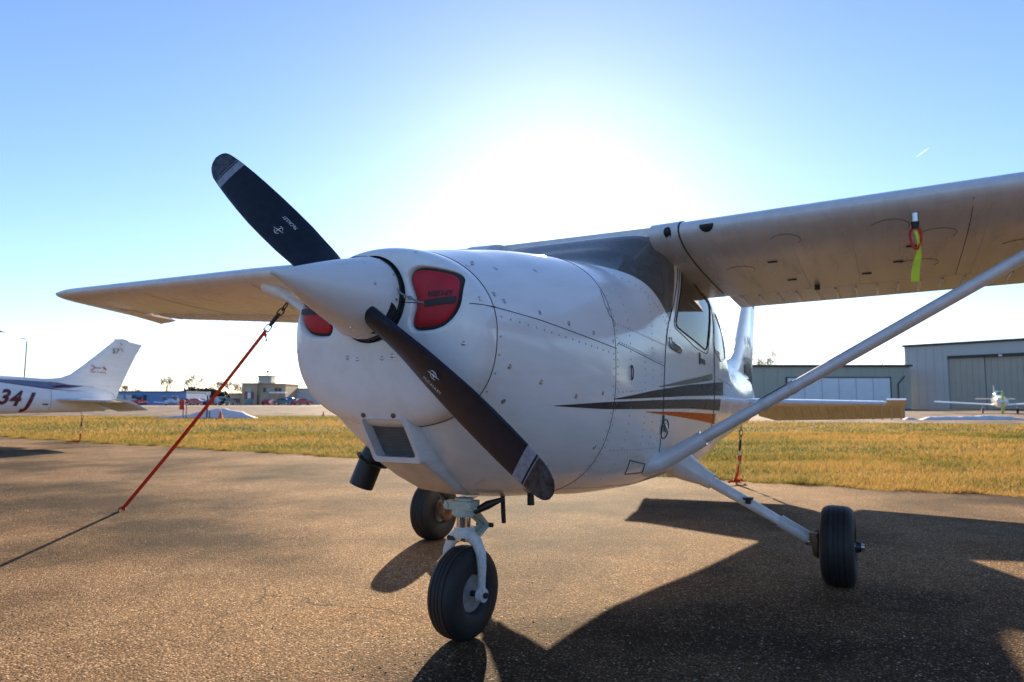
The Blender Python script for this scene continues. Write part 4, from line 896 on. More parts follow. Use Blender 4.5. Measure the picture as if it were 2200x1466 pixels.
# ------------------------------------------------------------------ loose grit on the apron
gr = np.random.default_rng(77); ng_ = 46000
d_ = 1.0/np.sqrt(gr.uniform(1/9.0**2, 1/1.1**2, ng_)); px_ = gr.uniform(-250, 2450, ng_); sx_ = (px_-1100)/FPX*d_
gx = CAM[0]+math.cos(YAW)*d_+c_rt[0]*sx_; gy = CAM[1]+math.sin(YAW)*d_+c_rt[1]*sx_; keep = (gr.random(ng_) < .35+.65*(np.sin(gx*2.1+1.3*np.sin(gy*1.7))*np.sin(gy*2.6+gx) > -.1)) & (gx > -5.8); gx, gy = gx[keep], gy[keep]; ng_ = len(gx)
rs = .0012+.0042*gr.random(ng_)**3.0; an = gr.uniform(0, 6.28, ng_); el_ = gr.uniform(.7, 1.5, ng_); V_ = []
for k_ in range(4): q_ = an+k_*math.pi/2+gr.normal(0, .25, ng_); V_.append(np.stack([gx+np.cos(q_)*rs*el_*(1.3 if k_ % 2 else .9), gy+np.sin(q_)*rs*el_*(1.3 if k_ % 2 else .9), np.full(ng_, -.0005)], 1))
V_.append(np.stack([gx+gr.normal(0, .25, ng_)*rs, gy+gr.normal(0, .25, ng_)*rs, rs*gr.uniform(.6, 1.15, ng_)], 1)); V_ = np.stack(V_, 1).reshape(-1, 3)
base_ = np.arange(ng_)[:, None, None]*5; F_ = (base_+np.array([[0, 1, 4], [1, 2, 4], [2, 3, 4], [3, 0, 4]])[None]).reshape(-1)
me = bpy.data.meshes.new('loose_grit'); me.vertices.add(len(V_)); me.vertices.foreach_set('co', V_.astype(np.float32).ravel()); me.loops.add(len(F_)); me.loops.foreach_set('vertex_index', F_.astype(np.int32)); me.polygons.add(len(F_)//3); me.polygons.foreach_set('loop_start', np.arange(0, len(F_), 3, dtype=np.int32)); me.update()
m, n, b = new_mat('grit_stones'); g_ = N(n, 'ShaderNodeNewGeometry'); r = ramp(n, g_.outputs['Random Per Island'], [(0, (.10, .07, .05)), (.45, (.20, .14, .09)), (.8, (.34, .26, .18)), (1, (.55, .47, .38))]); L(n, r.outputs[0], b.inputs['Base Color']); b.inputs['Roughness'].default_value = .8
me.materials.append(m); tag(link(bpy.data.objects.new('loose_grit', me)), 'loose grit and pebbles strewn over the worn apron', 'grit', kind='stuff')

# ------------------------------------------------------------------ grass
def grass_blade_mat():
    m = bpy.data.materials.new('grass_blades'); m.use_nodes = True; n = m.node_tree; n.nodes.clear(); o = N(n, 'ShaderNodeOutputMaterial')
    tc = N(n, 'ShaderNodeTexCoord'); g = N(n, 'ShaderNodeNewGeometry'); no = N(n, 'ShaderNodeTexNoise', i_Scale=.55, i_Detail=7.0, i_Roughness=.75); L(n, tc.outputs['Object'], no.inputs['Vector'])
    ad = N(n, 'ShaderNodeMath', operation='MULTIPLY_ADD'); L(n, g.outputs['Random Per Island'], ad.inputs[0]); ad.inputs[1].default_value = .34; ad.inputs[2].default_value = -.17
    n5 = N(n, 'ShaderNodeTexNoise', i_Scale=.13, i_Detail=3.0); L(n, tc.outputs['Object'], n5.inputs['Vector']); a5 = N(n, 'ShaderNodeMath', operation='MULTIPLY_ADD'); L(n, n5.outputs['Fac'], a5.inputs[0]); a5.inputs[1].default_value = .9; a5.inputs[2].default_value = -.42
    s5 = N(n, 'ShaderNodeMath', operation='ADD'); L(n, a5.outputs[0], s5.inputs[0]); L(n, no.outputs['Fac'], s5.inputs[1])
    sm_ = N(n, 'ShaderNodeMath', operation='ADD'); L(n, ad.outputs[0], sm_.inputs[0]); L(n, s5.outputs[0], sm_.inputs[1])
    r = ramp(n, sm_.outputs[0], [(.30, (.07, .09, .022)), (.44, (.125, .125, .035)), (.54, (.29, .21, .065)), (.75, (.36, .21, .07))])
    d = N(n, 'ShaderNodeBsdfDiffuse'); t = N(n, 'ShaderNodeBsdfTranslucent'); L(n, r.outputs[0], d.inputs[0]); L(n, r.outputs[0], t.inputs[0])
    mx = N(n, 'ShaderNodeMixShader'); mx.inputs[0].default_value = .5; L(n, d.outputs[0], mx.inputs[1]); L(n, t.outputs[0], mx.inputs[2]); L(n, mx.outputs[0], o.inputs[0]); return m
rg = np.random.default_rng(5)
def scatter(n, d0, d1, u0, u1, wd, h0, h1):
    d = np.sqrt(rg.uniform(d0*d0, d1*d1, n)); px = rg.uniform(u0, u1, n); fx, fy = math.cos(YAW), math.sin(YAW); s = (px-1100)/FPX*d
    x = CAM[0]+fx*d+c_rt[0]*s; y = CAM[1]+fy*d+c_rt[1]*s
    e = np.array([edge_x(t) for t in y]); k = (x < e+rg.normal(0, .025, n)) & (x > -33.2+rg.normal(0, .3, n)+0*y); x, y = x[k], y[k]; n = len(x)
    a_ = rg.uniform(0, 2*math.pi, n); h = rg.uniform(h0, h1, n)*(.75+.5*np.abs(np.sin(x*1.3+y*.9))); w2 = wd*rg.uniform(.6, 1.3, n); l = rg.normal(0, .55, (n, 2))*h[:, None]
    p0 = np.stack([x-np.cos(a_)*w2, y-np.sin(a_)*w2, np.full(n, -.036)], 1); p1 = np.stack([x+np.cos(a_)*w2, y+np.sin(a_)*w2, np.full(n, -.036)], 1); p2 = np.stack([x+l[:, 0], y+l[:, 1], -.036+h], 1)
    return np.stack([p0, p1, p2], 1).reshape(-1, 3)
def edge_tufts(n):
    y = rg.uniform(-24, 9, n); off = -np.abs(rg.normal(0, .16, n))+.05; x = np.array([edge_x(t) for t in y])+off+.05*np.sin(y*3.1)*np.sin(y*7.7); a_ = rg.uniform(0, 2*math.pi, n); h = rg.uniform(.03, .11, n)*(.5+.7*np.abs(np.sin(y*2.3)*np.sin(y*5.9+1))); l = rg.normal(0, .7, (n, 2))*h[:, None]; w2 = rg.uniform(.003, .007, n)
    return np.stack([np.stack([x-np.cos(a_)*w2, y-np.sin(a_)*w2, np.full(n, -.03)], 1), np.stack([x+np.cos(a_)*w2, y+np.sin(a_)*w2, np.full(n, -.03)], 1), np.stack([x+l[:, 0], y+l[:, 1], -.03+h], 1)], 1).reshape(-1, 3)
G = np.vstack([edge_tufts(60000), scatter(150000, 6.5, 13, -150, 2350, .004, .035, .075), scatter(120000, 12, 22, -150, 2350, .008, .04, .08), scatter(110000, 20, 45, -150, 2350, .016, .04, .09)])
me = bpy.data.meshes.new('grass'); nv = len(G); me.vertices.add(nv); me.vertices.foreach_set('co', G.astype(np.float32).ravel()); me.loops.add(nv); me.loops.foreach_set('vertex_index', np.arange(nv, dtype=np.int32))
me.polygons.add(nv//3); me.polygons.foreach_set('loop_start', np.arange(0, nv, 3, dtype=np.int32)); me.update(); me.validate()
me.materials.append(grass_blade_mat()); go = link(bpy.data.objects.new('grass', me)); tag(go, 'short dry golden green grass strip between apron and taxiway', 'grass', kind='stuff')

# ------------------------------------------------------------------ background
def site(name, px, d, rot=0.0):
    p = gp(px, d); o = empty(name, (p[0], p[1], -.02)); o.rotation_euler = (0, 0, YAW-math.pi/2+rot); return o      # local x to the right, local y away
M['hangargreen'] = simple('hangar_wall_green', (.40, .40, .33), .55, var=.06, scale=.6); M['hangarblue'] = simple('hangar_wall_grey', (.50, .51, .50), .5, var=.05, scale=.5)
M['doorwhite'] = simple('hangar_door_white', (.74, .78, .82), .45, var=.06, scale=.8); M['doorbrown'] = simple('hangar_door_taupe', (.46, .42, .34), .55, var=.06, scale=.8)
M['dark'] = simple('dark_trim', (.045, .05, .05), .6); M['roof'] = simple('roof_grey', (.22, .22, .22), .6)
M['tan'] = simple('terminal_tan', (.42, .33, .22), .75, var=.08, scale=.7); M['tan2'] = simple('terminal_trim', (.34, .25, .16), .75); M['wglass'] = simple('dark_window_glass', (.05, .07, .08), .08, var=.3, scale=2)
M['cabglass'] = simple('pale_window_glass', (.30, .38, .42), .08, var=.3, scale=2); M['bluewall'] = simple('hangar_blue', (.12, .24, .48), .55, var=.08, scale=.5); M['blueroof'] = simple('hangar_blue_trim', (.05, .10, .22), .5)
M['brick'] = simple('brick_red', (.28, .09, .06), .8); M['signwhite'] = simple('sign_white', (.78, .78, .8), .5); M['teal'] = simple('entry_glass_teal', (.12, .25, .27), .15)
M['snow'] = simple('old_snow', (.62, .66, .74), .8, var=.08, scale=3, bump=.25, bscale=9); M['bark'] = simple('bark_grey', (.15, .105, .075), .9); M['evergreen'] = simple('evergreen', (.03, .045, .022), .8, var=.4, scale=3)
M['conered'] = simple('cone_orange', (.70, .10, .02), .5); M['signred'] = simple('sign_red', (.55, .015, .02), .4); M['polegreen'] = simple('pole_olive', (.20, .21, .09), .5); M['bluetent'] = simple('canopy_blue', (.05, .17, .50), .6)
def box(name, c, d, mat, par): return MB().box(c, d).build(name, mat, par, smooth=False)
# green hangar
D = 86.0; hg = site('hangar', 1770, D); k = D/FPX; tag(hg, 'low green metal hangar with a wide pale door, behind the tailplane', 'hangar')
H = zh(788, D); x0, x1 = -235*k, 185*k
box('wall', ((x0+x1)/2, 9, H/2), (x1-x0, 18, H), 'hangargreen', hg); box('roof_trim', ((x0+x1)/2, 8.9, H+.12), (x1-x0+.3, 18.6, .22), 'dark', hg)
dx0, dx1, dh = (1690-1770)*k, (1910-1770)*k, zh(812, D)
box('door_frame', ((dx0+dx1)/2, -.03, dh/2+.06), (dx1-dx0+.35, .10, dh+.12), 'dark', hg)
for i in range(6):
    wd_ = (dx1-dx0)/6; box('door_panel', (dx0+wd_*(i+.5), -.10, dh/2), (wd_-.06, .09, dh-.08), 'doorwhite', hg)
MB().tube([((1927-1770)*k, -.15, 0), ((1927-1770)*k, -.15, zh(825, D)), ((1942-1770)*k, -.15, zh(808, D))], .07, 6).build('downpipe', 'dark', hg)
for i in range(14): box('wall_rib', (x0+(i+.5)*(x1-x0)/14, -.015, H/2), (.05, .06, H-.05), 'hangargreen', hg) if not (dx0-.3 < x0+(i+.5)*(x1-x0)/14 < dx1+.3) else box('wall_rib', (x0+(i+.5)*(x1-x0)/14, -.015, (H+dh)/2+.1), (.05, .06, H-dh-.3), 'hangargreen', hg)
# big grey hangar
pL, pR = gp(1945, 90.0), gp(2900, 61.0); dv = pR-pL; Lh = float(np.linalg.norm(dv)); hb = empty('hangar', (pL[0], pL[1], -.02)); hb.rotation_euler = (0, 0, math.atan2(dv[1], dv[0]))
tag(hb, 'tall blue-grey hangar with big taupe sliding doors at the right edge', 'hangar'); H = zh(746, 90.0)
def lu(px):   # distance along the front of the hangar seen in column px
    r_ = gp(px, 1.0)-CAM[:2]; A_ = np.array([[r_[0], -dv[0]/Lh], [r_[1], -dv[1]/Lh]]); return float(np.linalg.solve(A_, pL-CAM[:2])[1])
u0, u1 = lu(2036), lu(2036)+3*(lu(2116)-lu(2036))*.97; dh = zh(766, 87.0)
for nm, a0, a1, z0, z1 in (('wall', 0, u0, 0, H), ('wall', u1, Lh, 0, H), ('wall', u0, u1, dh, H)): box(nm, ((a0+a1)/2, 10, (z0+z1)/2), (a1-a0-.002, 20, z1-z0), 'hangarblue', hb)
box('roof_trim', (Lh/2, 9.9, H+.13), (Lh+.3, 20.4, .24), 'dark', hb)
lw = (u1-u0)/3
for i in range(3): box('door_leaf', (u0+lw*(i+.5), .42+.12*(i % 2), (dh-.3)/2), (lw-.05, .1, dh-.3), 'doorbrown', hb); [box('door_rib', (u0+lw*(i+j/6), .35+.12*(i % 2), (dh-.3)/2), (.06, .06, dh-.35), 'doorbrown', hb) for j in (1, 2, 3, 4, 5)]
box('door_header', ((u0+u1)/2, .3, dh-.16), (u1-u0, .5, .30), 'dark', hb); box('back_wall', ((u0+u1)/2, 1.2, dh/2), (u1-u0, .1, dh), 'dark', hb)
box('header_box', (lu(2151), .02, dh-.2), (.35, .14, .22), 'signwhite', hb)  # plain white box standing in for an unclear mark
for i in range(5): box('wall_rib', (u0*(i+.5)/5, -.02, H/2), (.05, .05, H-.1), 'hangarblue', hb)
# terminal with control tower
D = 163.0; tb = site('terminal_building', 555, D); k = D/FPX; tag(tb, 'tan terminal building with a small glazed control tower on top', 'building')
U = lambda px: (px-555)*k; Zr = lambda py: zh(py, D)
def blk(nm, pa, pb, py, y0, dep, mat='tan'): return box(nm, ((U(pa)+U(pb))/2, y0+dep/2, Zr(py)/2), (U(pb)-U(pa), dep, Zr(py)), mat, tb)
blk('wing_wall', 494, 523, 847.5, .5, 9); blk('entry_wall', 523, 556, 826, -.6, 10); blk('main_wall', 556.1, 614, 827, .2, 10); blk('front_wall', 565, 602, 846, -1.6, 1.75)
for pa, pb, py, y0 in ((493.5, 523, 847, .4), (522.5, 556.5, 825.6, -.75), (556.6, 614.6, 826.6, .05)): box('parapet', ((U(pa)+U(pb))/2, y0+5, Zr(py)+.1), (U(pb)-U(pa), 10.3, .28), 'tan2', tb)
tz0, tz1 = Zr(827), Zr(808)
tw = box('tower_base', ((U(549)+U(577))/2, 3.5, (tz0+Zr(821))/2), (U(577)-U(549), 3.2, Zr(821)-tz0+.3), 'tan', tb)
cab = box('tower_cab', ((U(549)+U(577))/2, 3.5, (Zr(821)+tz1)/2+.1), (U(577)-U(549)-.2, 3.0, tz1-Zr(821)-.2), 'cabglass', tb)
for i in range(6): box('mullion', (U(549.4)+i*(U(576.6)-U(549.4))/5, 1.97, (Zr(821)+tz1)/2), (.09, .09, tz1-Zr(821)), 'tan2', tb)
box('tower_sill', ((U(549)+U(577))/2, 3.5, Zr(821)), (U(577)-U(549)+.15, 3.3, .14), 'signwhite', tb); box('tower_roof', ((U(549)+U(577))/2, 3.5, tz1+.05), (U(579)-U(547), 4.0, .22), 'tan2', tb)
MB().cyl((U(564), 3.5, tz1+.1), (U(564), 3.5, Zr(799)), .05, seg=6).build('radar_mast', 'dark', tb); MB().ball((U(564), 3.5, Zr(797)), .3, 10).build('radar', 'dark', tb)  # dark ball on a mast stands for the tower's radar
box('entry_door', (U(539), -.66, Zr(857)/2), (U(547)-U(532), .1, Zr(857)), 'teal', tb); box('entry_sign', (U(539.5), -.72, Zr(850)), (.75, .08, 1.3), 'signwhite', tb)
for px in (532.5, 546): box('brick_pier', (U(px), -.68, (Zr(842)+Zr(857))/2), (.55, .12, Zr(842)-Zr(857)), 'brick', tb)
box('entry_window', (U(539), -.66, Zr(838)), (1.2, .1, .8), 'cabglass', tb)
for px, py, wd_, mt in ((569, 838, .6, 'wglass'), (577, 838, .7, 'cabglass'), (594, 838.5, .6, 'wglass'), (602, 838.5, .7, 'wglass'), (504, 861, .8, 'wglass'), (512, 861, .8, 'wglass')):
    y_ = .15 if px > 520 else .45; wn = box('window', (U(px), y_, Zr(py)), (wd_, .12, .95), mt, tb); box('window_frame', (U(px), y_-.05, Zr(py)+.52), (wd_+.16, .1, .09), 'tan2', wn)
aw = site('awning', 599, D-3.2); tag(aw, 'white awning along the terminal upper front', 'awning'); box('cover', (0, 0, zh(844, D)), (3.6, 1.4, .35), 'signwhite', aw)
for x in (-1.7, 1.7): MB().cyl((x, -.6, 0), (x, -.6, zh(846, D)), .04, seg=6).build('post', 'dark', aw)
# dark building to the right of it, blue shelter
D2 = 172.0; db = site('building', 660, D2); k2 = D2/FPX; tag(db, 'dark grey flat building right of the terminal, partly behind the nose', 'building'); H = zh(836, D2)
box('wall', (0, 5, H/2), (100*k2, 10, H), 'hangarblue', db); box('roof_trim', (0, 5, H+.1), (100.5*k2, 10.3, .2), 'dark', db)
box('sign', (-20*k2, -.06, zh(842, D2)), (.9, .1, .5), simple('sign_lilac', (.35, .33, .65), .5), db); box('sign', (-35*k2, -.06, zh(842, D2)), (.5, .1, .7), 'brick', db)
sh = site('shelter', 620, 156.0); tag(sh, 'blue fabric shelter beside the terminal', 'shelter'); MB().loft([[(-1.6, -1, 0), (1.6, -1, 0), (1.6, 1, 0), (-1.6, 1, 0)], [(-1.0, -.3, .55), (1.0, -.3, .55), (1.0, .3, .55), (-1.0, .3, .55)]]).build('canopy', 'bluetent', sh, smooth=False).location = (0, 0, zh(859, 156)); 
for x in (-1.5, 1.5):
    for y in (-.9, .9): MB().cyl((x, y, 0), (x, y, zh(859, 156)), .04, seg=6).build('post', 'dark', sh)
# long blue building on the left
D = 158.0; bb = site('hangar', 320, D); k = D/FPX; tag(bb, 'long low blue building beyond the taxiway at the left', 'building'); H = zh(843, D)
box('wall', (0, 6, H/2), (165*k, 12, H), 'bluewall', bb); box('roof_trim', (0, 6, H+.12), (166*k, 12.4, .3), 'blueroof', bb)
box('doorway', ((302-320)*k, -.05, H*.40), (30*k, .2, H*.78), 'dark', bb); box('awning', ((308-320)*k, -.7, H*.72), (13*k, 1.2, .5), 'bluetent', bb)
for px in (374, 382, 355): w_ = box('window', ((px-320)*k, -.05, H*.55), (.55, .12, .7), 'wglass', bb); box('window_frame', ((px-320)*k, -.09, H*.55+.4), (.7, .1, .08), 'signwhite', w_)
for px in (262, 280): box('garage_door', ((px-320)*k, -.05, H*.4), (1.3, .1, H*.8), 'cabglass', bb)

# parked cars
def car_proto(paintcol, nm, kind):
    rt = bpy.data.objects.new('parked_car', None); link(rt)
    mt = simple('car_paint_'+nm, paintcol, .25, var=.05, coat=.6)
    if kind == 'van': prof = [(-2.2, .35), (-2.25, .8), (-2.15, 1.0), (-2.05, 1.75), (-1.8, 1.85), (.9, 1.85), (1.4, 1.2), (2.1, 1.05), (2.25, .75), (2.2, .35)]
    else: prof = [(-2.1, .35), (-2.18, .7), (-2.1, .93), (-1.5, 1.0), (-1.0, 1.38), (-.3, 1.47), (.4, 1.42), (1.05, 1.0), (1.9, .86), (2.15, .68), (2.1, .35)]
    rings = []
    for y, s in ((-.86, .93), (-.8, 1), (.8, 1), (.86, .93)): rings.append([(x, y*(1 if z < 1.05 else .84), .35+(z-.35)*(s if z > 1 else 1)) for x, z in prof])
    MB().loft(rings).build('body', mt, rt, sharp=30)
    for sg in (1, -1):
        wz = (1.04, 1.36) if kind != 'van' else (1.12, 1.7); xs_ = (-1.2, .75) if kind != 'van' else (-1.7, .9)
        mesh('side_window', [(xs_[0], sg*.80, wz[0]), (xs_[1], sg*.80, wz[0]), (xs_[1]-.35, sg*.745, wz[1]), (xs_[0]+.25, sg*.745, wz[1])], [(0, 1, 2, 3)], 'wglass', rt, smooth=False)
        for x in (-1.35, 1.35):
            w_ = MB().lathe([(-.1, .33), (.1, .33)], (x, sg*.80, .33), (0, 1, 0), 18).build('wheel', 'rubber', rt); MB().lathe([(0, .2), (.02, .18)], (x, sg*.905, .33), (0, sg, 0), 14).build('hub_cap', 'steel', w_)
        box('headlight', (2.13, sg*.6, .68), (.06, .3, .14), 'cabglass', rt); box('tail_light', (-2.15, sg*.65, .78), (.06, .25, .16), 'signred', rt)
    return rt
cars = [('black', (.012, .012, .014), 'car'), ('red', (.38, .02, .02), 'car'), ('silver', (.45, .46, .48), 'van'), ('white', (.45, .42, .42), 'car'), ('blue', (.03, .07, .16), 'car')]
protos = {n: car_proto(c, n, kd) for n, c, kd in cars}; used = set()
for px, d, n, rot, lab in ((402, 150, 'black', .3, 'black car parked right of the red post, in front of the blue building'), (424, 150, 'red', .15, 'dark red car parked behind the sign post'), (440, 156, 'white', .2, 'white car parked behind the red car'), (462, 151, 'blue', 1.2, 'dark blue car nearest the strap among the cars left of the terminal'),
                           (476, 152, 'silver', 1.3, 'silver van left of the terminal, between two dark cars'), (490, 153, 'black', 1.35, 'black car at the terminal left end'), (612, 150, 'black', .1, 'black car under the blue shelter'), (632, 150, 'blue', .25, 'dark blue car right of the blue shelter'),
                           (652, 149, 'red', .6, 'red car just left of the white nose cowling'), (580, 156, 'red', 1.5, 'small red car in front of the terminal')):
    o = protos[n] if n not in used else copy_tree(protos[n]); used.add(n); p = gp(px, d); o.location = (p[0], p[1], -.02); o.rotation_euler = (0, 0, YAW-math.pi/2+rot); tag(o, lab, 'car', 'cars parked near the terminal')

# small parked airplanes far off
def small_plane(label, px, d, rot, body, mt_canopy='cabglass', prop=None, sc=1.0, group=None):
    p = gp(px, d); rt = empty('small_airplane', (p[0], p[1], -.02)); rt.rotation_euler = (0, 0, YAW-math.pi/2+rot); rt.scale = (sc, sc, sc); tag(rt, label, 'airplane', group)
    st = [(3.0, .22, .30, 1.0), (2.9, .42, .42, 1.0), (2.2, .5, .5, 1.02), (1.0, .56, .55, 1.05), (-.5, .54, .52, 1.08), (-2.0, .3, .32, 1.12), (-3.8, .1, .16, 1.2)]
    MB().loft([[(x, hw*math.cos(q), zc+hh*math.sin(q)) for q in np.linspace(0, 2*math.pi, 18, endpoint=False)] for x, hw, hh, zc in st]).build('fuselage', body, rt)
    MB().loft([[(x, .46*s*math.cos(q), 1.45+.50*s*math.sin(q)) for q in np.linspace(0, math.pi, 12)] for x, s in ((1.2, .3), (.8, .85), (0, 1), (-.8, .7), (-1.3, .2))]).build('canopy', mt_canopy, rt)
    for sg in (1, -1):
        MB().loft([[(.9-x*1.5, sg*y, z+t*.09) for x, t in ((0, 0), (.2, 1), (.6, .7), (1, 0), (.6, -.4), (.2, -.6))] for y, z in ((.4, .72), (2.5, .84), (4.8, .98))]).build('wing', body, rt)
        MB().loft([[(-3.1-x*.75, sg*y, 1.25+t*.04) for x, t in ((0, 0), (.3, 1), (1, 0), (.3, -1))] for y in (.08, 1.5)]).build('tailplane', body, rt)
        lg = MB().cyl((.4, sg*1.2, .75), (.4, sg*1.25, .2), .045, seg=8).build('gear_leg', 'steel', rt); MB().lathe([(-.07, .2), (.07, .2)], (.4, sg*1.25, .2), (0, 1, 0), 16).build('wheel', 'rubber', lg)
    MB().loft([[(-2.9-.9*t-.0*t, .03, 1.25+1.25*t), (-3.9-.15*t, .03, 1.25+1.25*t), (-3.9-.15*t, -.03, 1.25+1.25*t), (-2.9-.9*t, -.03, 1.25+1.25*t)] for t in (0, 1)]).build('tail_fin', body, rt)
    lg = MB().cyl((2.5, 0, .7), (2.5, 0, .18), .04, seg=8).build('nose_leg', 'steel', rt); MB().lathe([(-.06, .17), (.06, .17)], (2.5, 0, .18), (0, 1, 0), 16).build('wheel', 'rubber', lg)
    MB().lathe([(0, .16), (.12, .14), (.32, .02)], (3.0, 0, 1.0), (1, 0, 0), 16).build('spinner', body, rt)
    MB().loft([[(3.08, s*.09, 1.0+z), (3.12, s*.09, 1.0+z), (3.12, -s*.09, 1.0+z), (3.08, -s*.09, 1.0+z)] for z, s in ((-.95, .5), (-.5, 1), (0, .6), (.5, 1), (.95, .5))]).build('propeller', prop or 'black', rt)
    return rt
M['planewhite'] = simple('plane_gloss_white', (.8, .78, .72), .12, var=.05, coat=.8); M['planered'] = simple('plane_red', (.45, .02, .02), .25, var=.1); M['planeblue'] = simple('plane_pale_blue', (.35, .48, .68), .25, var=.1)
M['propyellow'] = simple('prop_yellow_green', (.50, .60, .06), .4)
small_plane('white low-wing airplane with upright yellow-green propeller in front of the big hangar', 2142, 56, -math.pi/2-.52, 'planewhite', 'teal', 'propyellow', .92, 'small airplanes parked far off')
small_plane('red low-wing airplane in front of the long blue building', 290, 146, 2.7, 'planered', sc=.72, group='small airplanes parked far off')
small_plane('pale blue airplane parked at the right end of the long blue building', 370, 146, 2.5, 'planeblue', sc=.72, group='small airplanes parked far off')

# snow piles
def snow(label, pa, pb, d, hmax, dep, peaks, sd):
    c = site('snow_pile', (pa+pb)/2, d); tag(c, label, 'snow pile', 'snow piles by the taxiway'); k = d/FPX; Wd = (pb-pa)*k; nx, ny = 90, 26; v = []; r_ = random.Random(sd); ph = [r_.uniform(0, 6) for _ in range(6)]
    for i in range(nx):
        u = i/(nx-1); env = np.interp(u, [p for p, _ in peaks], [q for _, q in peaks])
        for j in range(ny):
            t = j/(ny-1); w_ = (t/.16)**.6 if t < .16 else (math.cos((t-.16)/.84*math.pi/2))**1.2; n_ = 1+.07*math.sin(11*u+ph[0]+3*t)+.05*math.sin(31*u+ph[1]+7*t)+.03*math.sin(73*u+ph[2]+15*t)
            v.append(((u-.5)*Wd, (t*(.25 if t < .16 else 1)-.1)*dep*(.4+.6*env)+.06*math.sin(30*u+ph[3]), max(-.02, hmax*env*w_*n_-.01)))
    f = [(i*ny+j, (i+1)*ny+j, (i+1)*ny+j+1, i*ny+j+1) for i in range(nx-1) for j in range(ny-1)]
    mesh('heap', v, f, 'snow', c)
snow('low heap of melting snow on the grass edge at the left, behind the orange cone', 325, 553, 40.3, .55, 2.2, [(0, 0), (.12, .15), (.35, .42), (.55, .9), (.72, 1), (.85, .7), (1, 0)], 1)
snow('long flat ridge of melting snow before the big hangar at the right', 1978, 2200, 37.0, .22, 1.4, [(0, 0), (.08, .7), (.3, .8), (.6, 1), (.85, .8), (1, .1)], 2)
snow('small scrap of snow just right of the tailplane tip', 1938, 1968, 37.5, .12, .6, [(0, 0), (.3, 1), (.7, .8), (1, 0)], 3)

# cone, red post, sign, lamp post
def cone(label, px, d, h):
    o = site('traffic_cone', px, d); tag(o, label, 'traffic cone'); MB().lathe([(.03, h*.30), (.05, h*.29), (.06, h*.24), (h*.55, h*.13), (h*.97, h*.05), (h, h*.03)], (0, 0, 0), (0, 0, 1), 18).build('cone', 'conered', o); box('base', (0, 0, .015), (h*.72, h*.72, .03), 'conered', o)
    MB().lathe([(h*.55, h*.136), (h*.72, h*.098)], (0, 0, 0), (0, 0, 1), 18, cap=False).build('band', 'orange', o)
cone('orange traffic cone in front of the left snow heap', 477, 38.6, .5); cone('small orange cone on the taxiway beside the white nose', 697, 47.0, .30)
rp = site('fire_extinguisher_post', 394, 39.3); tag(rp, 'red fire extinguisher box on thin posts beside the left snow heap', 'fire extinguisher'); kk = 39.3/FPX
MB().loft([[(x*r_, y*r_, z) for x, y in [(math.cos(q)*.14, math.sin(q)*.13) for q in np.linspace(0, 2*math.pi, 16, endpoint=False)]] for z, r_ in ((.50, .75), (.53, .95), (.62, 1), (.72, .85), (.98, 1.15), (1.03, 1.05), (1.06, .5))]).build('red_box', 'signred', rp)
MB().lathe([(0, .09), (.05, .08)], (-.16, -.06, 1.0), (-.4, -1, .1), 14).build('white_disc', 'signwhite', rp); MB().cyl((.08, 0, 0), (.08, 0, .55), .025, seg=8).build('post', 'dark', rp); MB().cyl((.24, .03, 0), (.24, .03, .78), .022, seg=8).build('post', 'dark', rp)
sp = site('sign_post', 448, 38.9); tag(sp, 'post with two small square signs between cone and red box', 'sign post'); MB().cyl((0, 0, 0), (0, 0, 1.30), .04, seg=8).build('post', 'dark', sp)
for x in (-.085, .085): box('sign_panel', (x, -.03, 1.40), (.14, .03, .20), 'signwhite', sp)
MB().cyl((.14, .02, 0), (.14, .02, .42), .03, seg=8).build('short_post', 'dark', sp)
lp = site('light_pole', 53, 96.0); tag(lp, 'tall thin light pole behind the airplane marked 34J', 'light pole'); hp_ = zh(728, 96); MB().tube([(-.05, 0, 0), (.02, 0, hp_*.6), (.06, 0, hp_-.35), (-.02, 0, hp_-.05), (-.45, 0, hp_+.05)], [.12, .09, .075, .06, .05], 8).build('pole', 'polegreen', lp); MB().box((-.62, 0, hp_+.02), (.45, .2, .1)).build('lamp_head', 'roof', lp)
ma = site('antenna_mast', 1897, 110.0); tag(ma, 'thin antenna mast above the green hangar roof', 'mast'); MB().cyl((0, 0, 0), (0, 0, zh(756, 110)), .07, .04, 6).build('pole', 'roof', ma); MB().cyl((-.35, 0, zh(762, 110)), (.35, 0, zh(762, 110)), .03, seg=6).build('crossbar', 'roof', ma)

